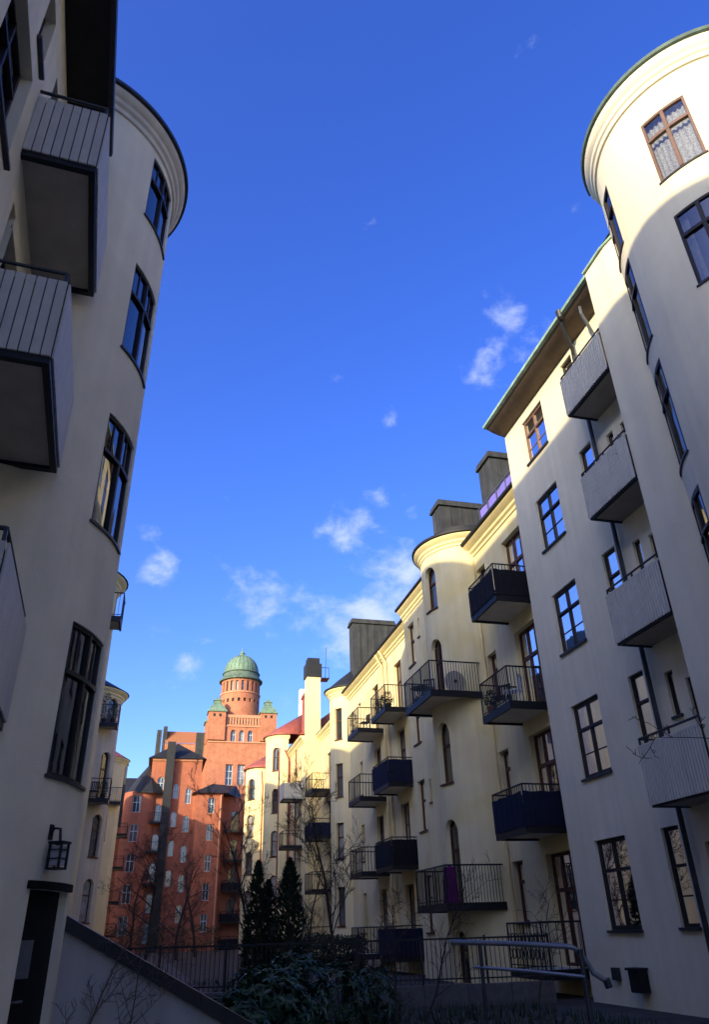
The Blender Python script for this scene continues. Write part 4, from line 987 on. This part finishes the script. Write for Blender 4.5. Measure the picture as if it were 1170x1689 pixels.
bare_tree('bare_tree', 'small bare tree right of the conifers against the yellow chimney wall', 'tree', (4.85, 25.5, 0), 3.6, 31, .5, .04, levels=4, kids=5)
bare_tree('bare_tree', 'near bare tree at the right edge, only its twig tips show before the white wall', 'tree', (7.1, 6.7, 0), 3.6, 48, .6, .03, levels=4, kids=3, lean=(-.05, .12), start=.5, up=.1)
bare_tree('bare_shrub', 'thin bare shrub growing before the sloping pale wall at lower left', 'shrub', (-.55, 10.55, 0), 1.75, 3, .5, .016, levels=3, kids=5, m=M_BARKL, start=.1, rmin=.003)
bare_tree('bare_shrub', 'second thin bare shrub further down the sloping pale wall', 'shrub', (-.05, 10.5, 0), 1.45, 9, .55, .014, levels=3, kids=5, m=M_BARKL, start=.1, rmin=.003)
bare_tree('bare_shrub', 'straggly bare shrub leaning across the iron fence below the round yellow bay', 'shrub', (5.6, 16.6, 0), 2.6, 14, .5, .022, levels=3, kids=5, lean=(.45, 0), start=.15, rmin=.004)
bare_tree('bare_shrub', 'tangled bare shrub left of the handrail', 'shrub', (4.5, 15.0, 0), 1.9, 17, .6, .02, levels=3, kids=6, lean=(.25, 0), start=.1, rmin=.004)
bare_tree('bare_shrub', 'wispy bare shrub showing above the ironwork of the lowest yellow balcony', 'shrub', (8.9, 18.3, 0), 2.2, 23, .55, .018, levels=3, kids=5, start=.3, rmin=.004)

for i, (x, y, h, lab) in enumerate([(2.6, 66, 6.6, 'bare spreading tree right of the dark flue of the brick house'), (4.4, 72, 7.0, 'bare tree before the dark balconies of the brick house'), (-1.0, 75, 7.0, 'bare tree at the left foot of the brick house')]):
    bare_tree('bare_tree', lab, 'tree', (x, y, 0), h, 60 + i, .6, .12, levels=4, kids=5, up=.2, rmin=.008, start=.2)
def hedge(label, loc, sx, sy, h, seed):
    rng = random.Random(seed); b = thing('hedge', label, 'hedge', loc); q = MB(); base = Vector(loc)
    for i in range(5200):
        x = rng.uniform(-sx, sx); e = 1 - .25 * (.5 + .5 * math.sin(x * 2.3 + seed)) ; v = Vector((0, rng.gauss(0, 1), rng.gauss(0, 1))).normalized() * rng.uniform(.6, 1.05)
        p = base + Vector((x, v.y * sy, max(.02, h * .5 + v.z * h * .5 * e))); d = Vector((rng.gauss(0, 1), rng.gauss(0, 1), rng.gauss(.4, 1))).normalized(); s = d.orthogonal().normalized(); L = rng.uniform(.1, .22); k = len(q.v)
        q.v += [tuple(p), tuple(p + d * L * .5 + s * L * .25), tuple(p + d * L), tuple(p + d * L * .5 - s * L * .25)]; q.f.append([k, k + 1, k + 2, k + 3])
    q.build('foliage', M_THUJA, b, smooth=False, kind='stuff')
    q = MB()
    for i in range(12): x = -sx + 2 * sx * (i + .5) / 12; q.tube([base + Vector((x, 0, 0)), base + Vector((x, 0, h * .7))], .02, 5, .008)
    q.build('stems', M_BARK, b)
hedge('dark clipped hedge in the shade at the foot of the brick house', (1.5, 90, 0), 6.5, .8, 2.6, 2)
hedge('loose dark hedge below the far yellow balconies, behind the iron fence', (8.4, 40, 0), 2.2, .7, 1.5, 5)
def conifer(label, loc, h, r, seed, group='dark columnar conifers by the fence'):
    rng = random.Random(seed); b = thing('conifer', label, 'conifer', loc, group); base = Vector(loc)
    q = MB(); q.tube([base, base + Vector((0, 0, h * .9))], .06, 6, .01); q.build('trunk', M_BARK, b)
    q = MB(); n = int(2600 * h / 3.5)
    lob = [(rng.uniform(0, 2 * PI), rng.uniform(.15, .95), rng.uniform(.05, .2)) for _ in range(26)]
    for i in range(n):
        t = rng.random() ** 1.15; a = rng.uniform(0, 2 * PI)
        env = r * (min(1, t / .12) ** .5) * (1 - t) ** .72 if t > .12 else r * (t / .12) ** .4 * .95
        env *= 1 + sum(w * math.exp(-((t - lt) / .05) ** 2) * max(0, math.cos(a - la)) * 2.2 for la, lt, w in lob)
        rr = env * rng.uniform(.55, 1.05); p = base + Vector((rr * math.cos(a), rr * math.sin(a), .05 + h * t))
        out = Vector((math.cos(a), math.sin(a), rng.uniform(.6, 2.0))).normalized(); sd = Vector((-math.sin(a), math.cos(a), rng.uniform(-.3, .3))).normalized()
        L = rng.uniform(.07, .16); w = L * .32; k = len(q.v)
        q.v += [tuple(p - sd * w), tuple(p + out * L * .5 - sd * w * .8), tuple(p + out * L), tuple(p + out * L * .5 + sd * w * .8), tuple(p + sd * w)]
        q.f.append([k, k + 1, k + 2, k + 3, k + 4])
    q.build('crown', M_THUJA, b, smooth=False)
conifer('dark columnar conifer, leftmost of the three by the fence', (3.35, 25.6, 0), 3.5, .55, 1)
conifer('dark slim conifer, shortest and middle of the three by the fence', (3.82, 26.4, 0), 3.0, .5, 2)
conifer('dark broad conifer, tallest and rightmost of the three by the fence', (4.25, 24.9, 0), 3.5, .75, 3)

def leaf_mesh(L, w, m):
    me = bpy.data.meshes.new('leaf')
    me.from_pydata([(0, 0, 0), (L * .35, -w, .012), (L * .75, -w * .7, .0), (L, 0, -.03), (L * .75, w * .7, 0), (L * .35, w, .012), (L * .5, 0, -.012)], [], [(0, 1, 6), (1, 2, 6), (2, 3, 6), (3, 4, 6), (4, 5, 6), (5, 0, 6)])
    me.materials.append(m); return me
def rhododendron(label, blobs, seed, n, nind):
    rng = random.Random(seed); c0 = blobs[0][0]; b = thing('rhododendron', label, 'shrub', (c0[0], c0[1], 0), 'evergreen bushes in front of the fence'); off = Vector((c0[0], c0[1], 0))
    me = leaf_mesh(.14, .03, M_RHODO); q = MB(); cnt = 0
    stems = MB()
    for c, r in blobs:
        for _ in range(7):
            a = rng.uniform(0, 2 * PI); stems.tube([(c[0] + .1 * math.cos(a), c[1] + .1 * math.sin(a), 0), (c[0] + r[0] * .5 * math.cos(a), c[1] + r[1] * .5 * math.sin(a), c[2] + r[2] * .6)], .014, 5, .006)
    stems.build('stems', M_BARK, b)
    whorls = []
    for i in range(n):
        c, r = rng.choice(blobs); v = Vector((rng.gauss(0, 1), rng.gauss(0, 1), rng.gauss(.35, 1))).normalized(); k = rng.uniform(.8, 1.04)
        whorls.append((Vector((c[0] + v.x * r[0] * k, c[1] + v.y * r[1] * k, max(.05, c[2] + v.z * r[2] * k))), v))
    whorls.sort(key=lambda w: w[0].length)
    for p, v in whorls:
        ax = (v + Vector((0, 0, .5))).normalized(); k = rng.randint(6, 9); a0 = rng.uniform(0, 6)
        for j in range(k):
            a = a0 + 2 * PI * j / k; o = ax.orthogonal().normalized(); o.rotate(Matrix.Rotation(a, 3, ax))
            d = (o + ax * rng.uniform(-.15, .55)).normalized(); sd = ax.cross(d).normalized(); nn = d.cross(sd)
            s = rng.uniform(.75, 1.2)
            Mx = Matrix((d * s, sd * s, nn * s)).transposed().to_4x4(); Mx.translation = p - off
            if cnt < nind:
                o_ = bpy.data.objects.new('leaf', me); COL.objects.link(o_); o_.parent = b; o_.matrix_local = Mx; cnt += 1
            else:
                kk = len(q.v); q.v += [tuple(Mx @ vv.co + off) for vv in me.vertices]; q.f += [[kk + t for t in pl.vertices] for pl in me.polygons]
    if q.v: q.build('foliage', M_RHODO, b, smooth=False, kind='stuff')
rhododendron('big glossy-leaved rhododendron bush in the centre foreground', [((2.0, 13.4, .55), (.75, .6, .6)), ((2.45, 13.8, .66), (.62, .6, .7)), ((1.45, 13.1, .35), (.6, .5, .5))], 4, 420, 220)
rhododendron('low dark evergreen shrub behind the handrail, right of the big bush', [((3.9, 16.6, .45), (.6, .6, .6)), ((4.6, 16.9, .4), (.6, .6, .55))], 6, 170, 0)
def ground_cover():
    rng = random.Random(12); q = MB()
    for i in range(5200):
        x = rng.uniform(-2.4, 8.6); y = rng.uniform(11.5, 19.0) if rng.random() < .75 else rng.uniform(22, 34)
        if y > 18.2 + (9.4 - x) * .2 and y < 22: continue
        a = rng.uniform(0, 6.3); L = rng.uniform(.08, .28); w = rng.uniform(.01, .022); d = Vector((math.cos(a) * .5, math.sin(a) * .5, 1)).normalized() * L
        s = Vector((-math.sin(a), math.cos(a), 0)) * w; p = Vector((x, y, 0)); k = len(q.v)
        q.v += [tuple(p - s), tuple(p + s), tuple(p + d)]; q.f.append([k, k + 1, k + 2])
    o = q.build('ground_cover', M_LEAF, smooth=False, kind='stuff'); o['label'] = 'low winter grass and weeds over the planting beds'; o['category'] = 'grass'
ground_cover()

# ------------------------------------------------------------------ things on balconies
def chair(label, loc, rz, m, group=None):
    b = thing('chair', label, 'chair', loc, group); b.rotation_euler.z = 0; x, y, z = loc; c, s = math.cos(rz), math.sin(rz)
    g = Flat(x, y, c, s, -s, c)
    q = MB(); q.fbox(g, -.22, .22, z + .42, z + .46, -.22, .22); q.build('seat', m, b, smooth=False)
    q = MB()
    for k in range(5): q.fbox(g, -.2 + k * .09, -.16 + k * .09, z + .5, z + .85, -.23, -.205)
    q.fbox(g, -.22, .22, z + .84, z + .9, -.235, -.2); q.build('backrest', m, b, smooth=False)
    for a in (-.2, .2):
        for d in (-.2, .2):
            q = MB(); q.fbox(g, a - .014, a + .014, z, z + (.84 if d < 0 else .42), d - .014, d + .014); q.build('leg', m, b, smooth=False)
    return b
def table(label, loc, r, m):
    b = thing('table', label, 'table', loc); x, y, z = loc
    q = MB(); q.lathe((x, y), [(.005, z + .70), (r, z + .70), (r, z + .73), (.005, z + .73)], 20); q.build('table_top', m, b)
    for k in range(3):
        a = 2 * PI * k / 3; q = MB(); q.tube([(x + r * .8 * math.cos(a), y + r * .8 * math.sin(a), z), (x + r * .2 * math.cos(a), y + r * .2 * math.sin(a), z + .70)], .012, 5); q.build('leg', m, b)
def plant(label, loc, h, r, seed, m=None, group=None):
    rng = random.Random(seed); b = thing('potted_plant', label, 'plant', loc, group); x, y, z = loc
    q = MB(); q.lathe((x, y), [(.005, z), (.12, z), (.16, z + .26), (.14, z + .26), (.13, z + .2), (.005, z + .2)], 14); q.build('pot', m or M_POT, b)
    q = MB()
    for i in range(260):
        t = rng.random(); a = rng.uniform(0, 2 * PI); rr = r * (.3 + .9 * math.sin(PI * min(1, t * .9 + .1))) * rng.uniform(.3, 1); p = Vector((x + rr * math.cos(a), y + rr * math.sin(a), z + .25 + h * t))
        d = Vector((rng.gauss(0, 1), rng.gauss(0, 1), rng.gauss(.6, 1))).normalized(); s = d.orthogonal().normalized(); L = rng.uniform(.06, .14); k = len(q.v)
        q.v += [tuple(p), tuple(p + d * L * .5 + s * L * .25), tuple(p + d * L), tuple(p + d * L * .5 - s * L * .25)]; q.f.append([k, k + 1, k + 2, k + 3])
    q.build('foliage', M_LEAF, b, smooth=False)
table('round dark café table on the upper balcony of the round yellow bay', (9.25, 25.7, 8.75), .36, M_BLACK)
chair('slatted dark chair on the upper balcony of the round yellow bay', (9.3, 24.9, 8.75), 2.6, M_IRON)
def disc():
    b = thing('parasol_base', 'grey round disc leaning on the upper railing of the round yellow bay', 'disc', (9.7, 23.65, 8.75))
    q = MB(); q.tube([(9.85, 23.62, 9.15), (9.85, 23.68, 9.15)], .38, 24); q.build('disc', M_SLAB, b); q = MB(); q.tube([(9.85, 23.59, 9.15), (9.85, 23.63, 9.15)], .06, 10); q.build('hub', M_IRON, b)
disc()
def cover():
    b = thing('furniture_cover', 'purple cloth cover hanging over furniture on the lower balcony of the round bay', 'cover', (9.3, 24.3, 2.24))
    q = MB(); n = 16
    for i in range(n):
        a, c = 2 * PI * i / n, 2 * PI * (i + 1) / n
        f_ = lambda t, k: (9.3 + (.26 + .035 * math.sin(5 * t)) * k * math.cos(t), 24.3 + (.34 + .035 * math.sin(5 * t)) * k * math.sin(t))
        for z0, z1, k0, k1 in ((2.24, 2.8, .85, .75), (2.8, 3.25, .75, .65), (3.25, 3.32, .65, .05)):
            q.face([(*f_(a, k0), z0), (*f_(c, k0), z0), (*f_(c, k1), z1), (*f_(a, k1), z1)])
    q.build('cloth', M_PURP, b); q = MB(); q.tube([(9.3, 24.3, 2.23), (9.3, 24.3, 3.2)], .1, 6); q.build('frame', M_IRON, b)
cover()
chair('dark chair on the open-railed yellow balcony beside the white corner', (10.1, 20.6, 7.29), 2.2, M_BLACK)
chair('pale folding chair on the open-railed yellow balcony beside the white corner', (10.15, 19.85, 7.29), .8, M_WHITEP)
plant('potted plant at the railing of the open yellow balcony beside the white corner', (9.9, 21.0, 7.29), .5, .22, 4)
plant('small potted plant on the second white balcony from the top', (9.75, 12.0, 10.26), 1.05, .16, 5)
for i, (y, lab) in enumerate([(32.8, 'dark bushy pot plant at the near end of the sunny top balcony'), (33.6, 'dark bushy pot plant in the middle of the sunny top balcony'), (34.4, 'dark bushy pot plant at the far end of the sunny top balcony')]):
    plant(lab, (10.15, y, 10.57), .55, .3, 20 + i, M_BLACK, 'plants on the sunny top balcony')
plant('tall thin pot plant on the open top balcony left of the downpipes', (9.85, 38.2, 10.57), 1.0, .2, 33, M_BLACK)
chair('dark chair on the open top balcony left of the downpipes', (10.2, 37.2, 10.57), 1.8, M_BLACK)
plant('wild plant on the topmost balcony of the left cream bay', (-3.4, 44.6, 12.32), 1.5, .32, 41, M_BLACK)
plant('leafy plant over the rail of the topmost balcony of the left cream bay', (-2.9, 44.6, 12.32), .9, .28, 42, M_BLACK)
chair('round-backed dark chair on the lower balcony of the left cream bay', (-3.4, 44.75, 8.22), .3, M_BLACK)
plant('bushy plant on the lower balcony of the left cream bay', (-2.9, 44.6, 8.22), .7, .28, 43, M_BLACK)
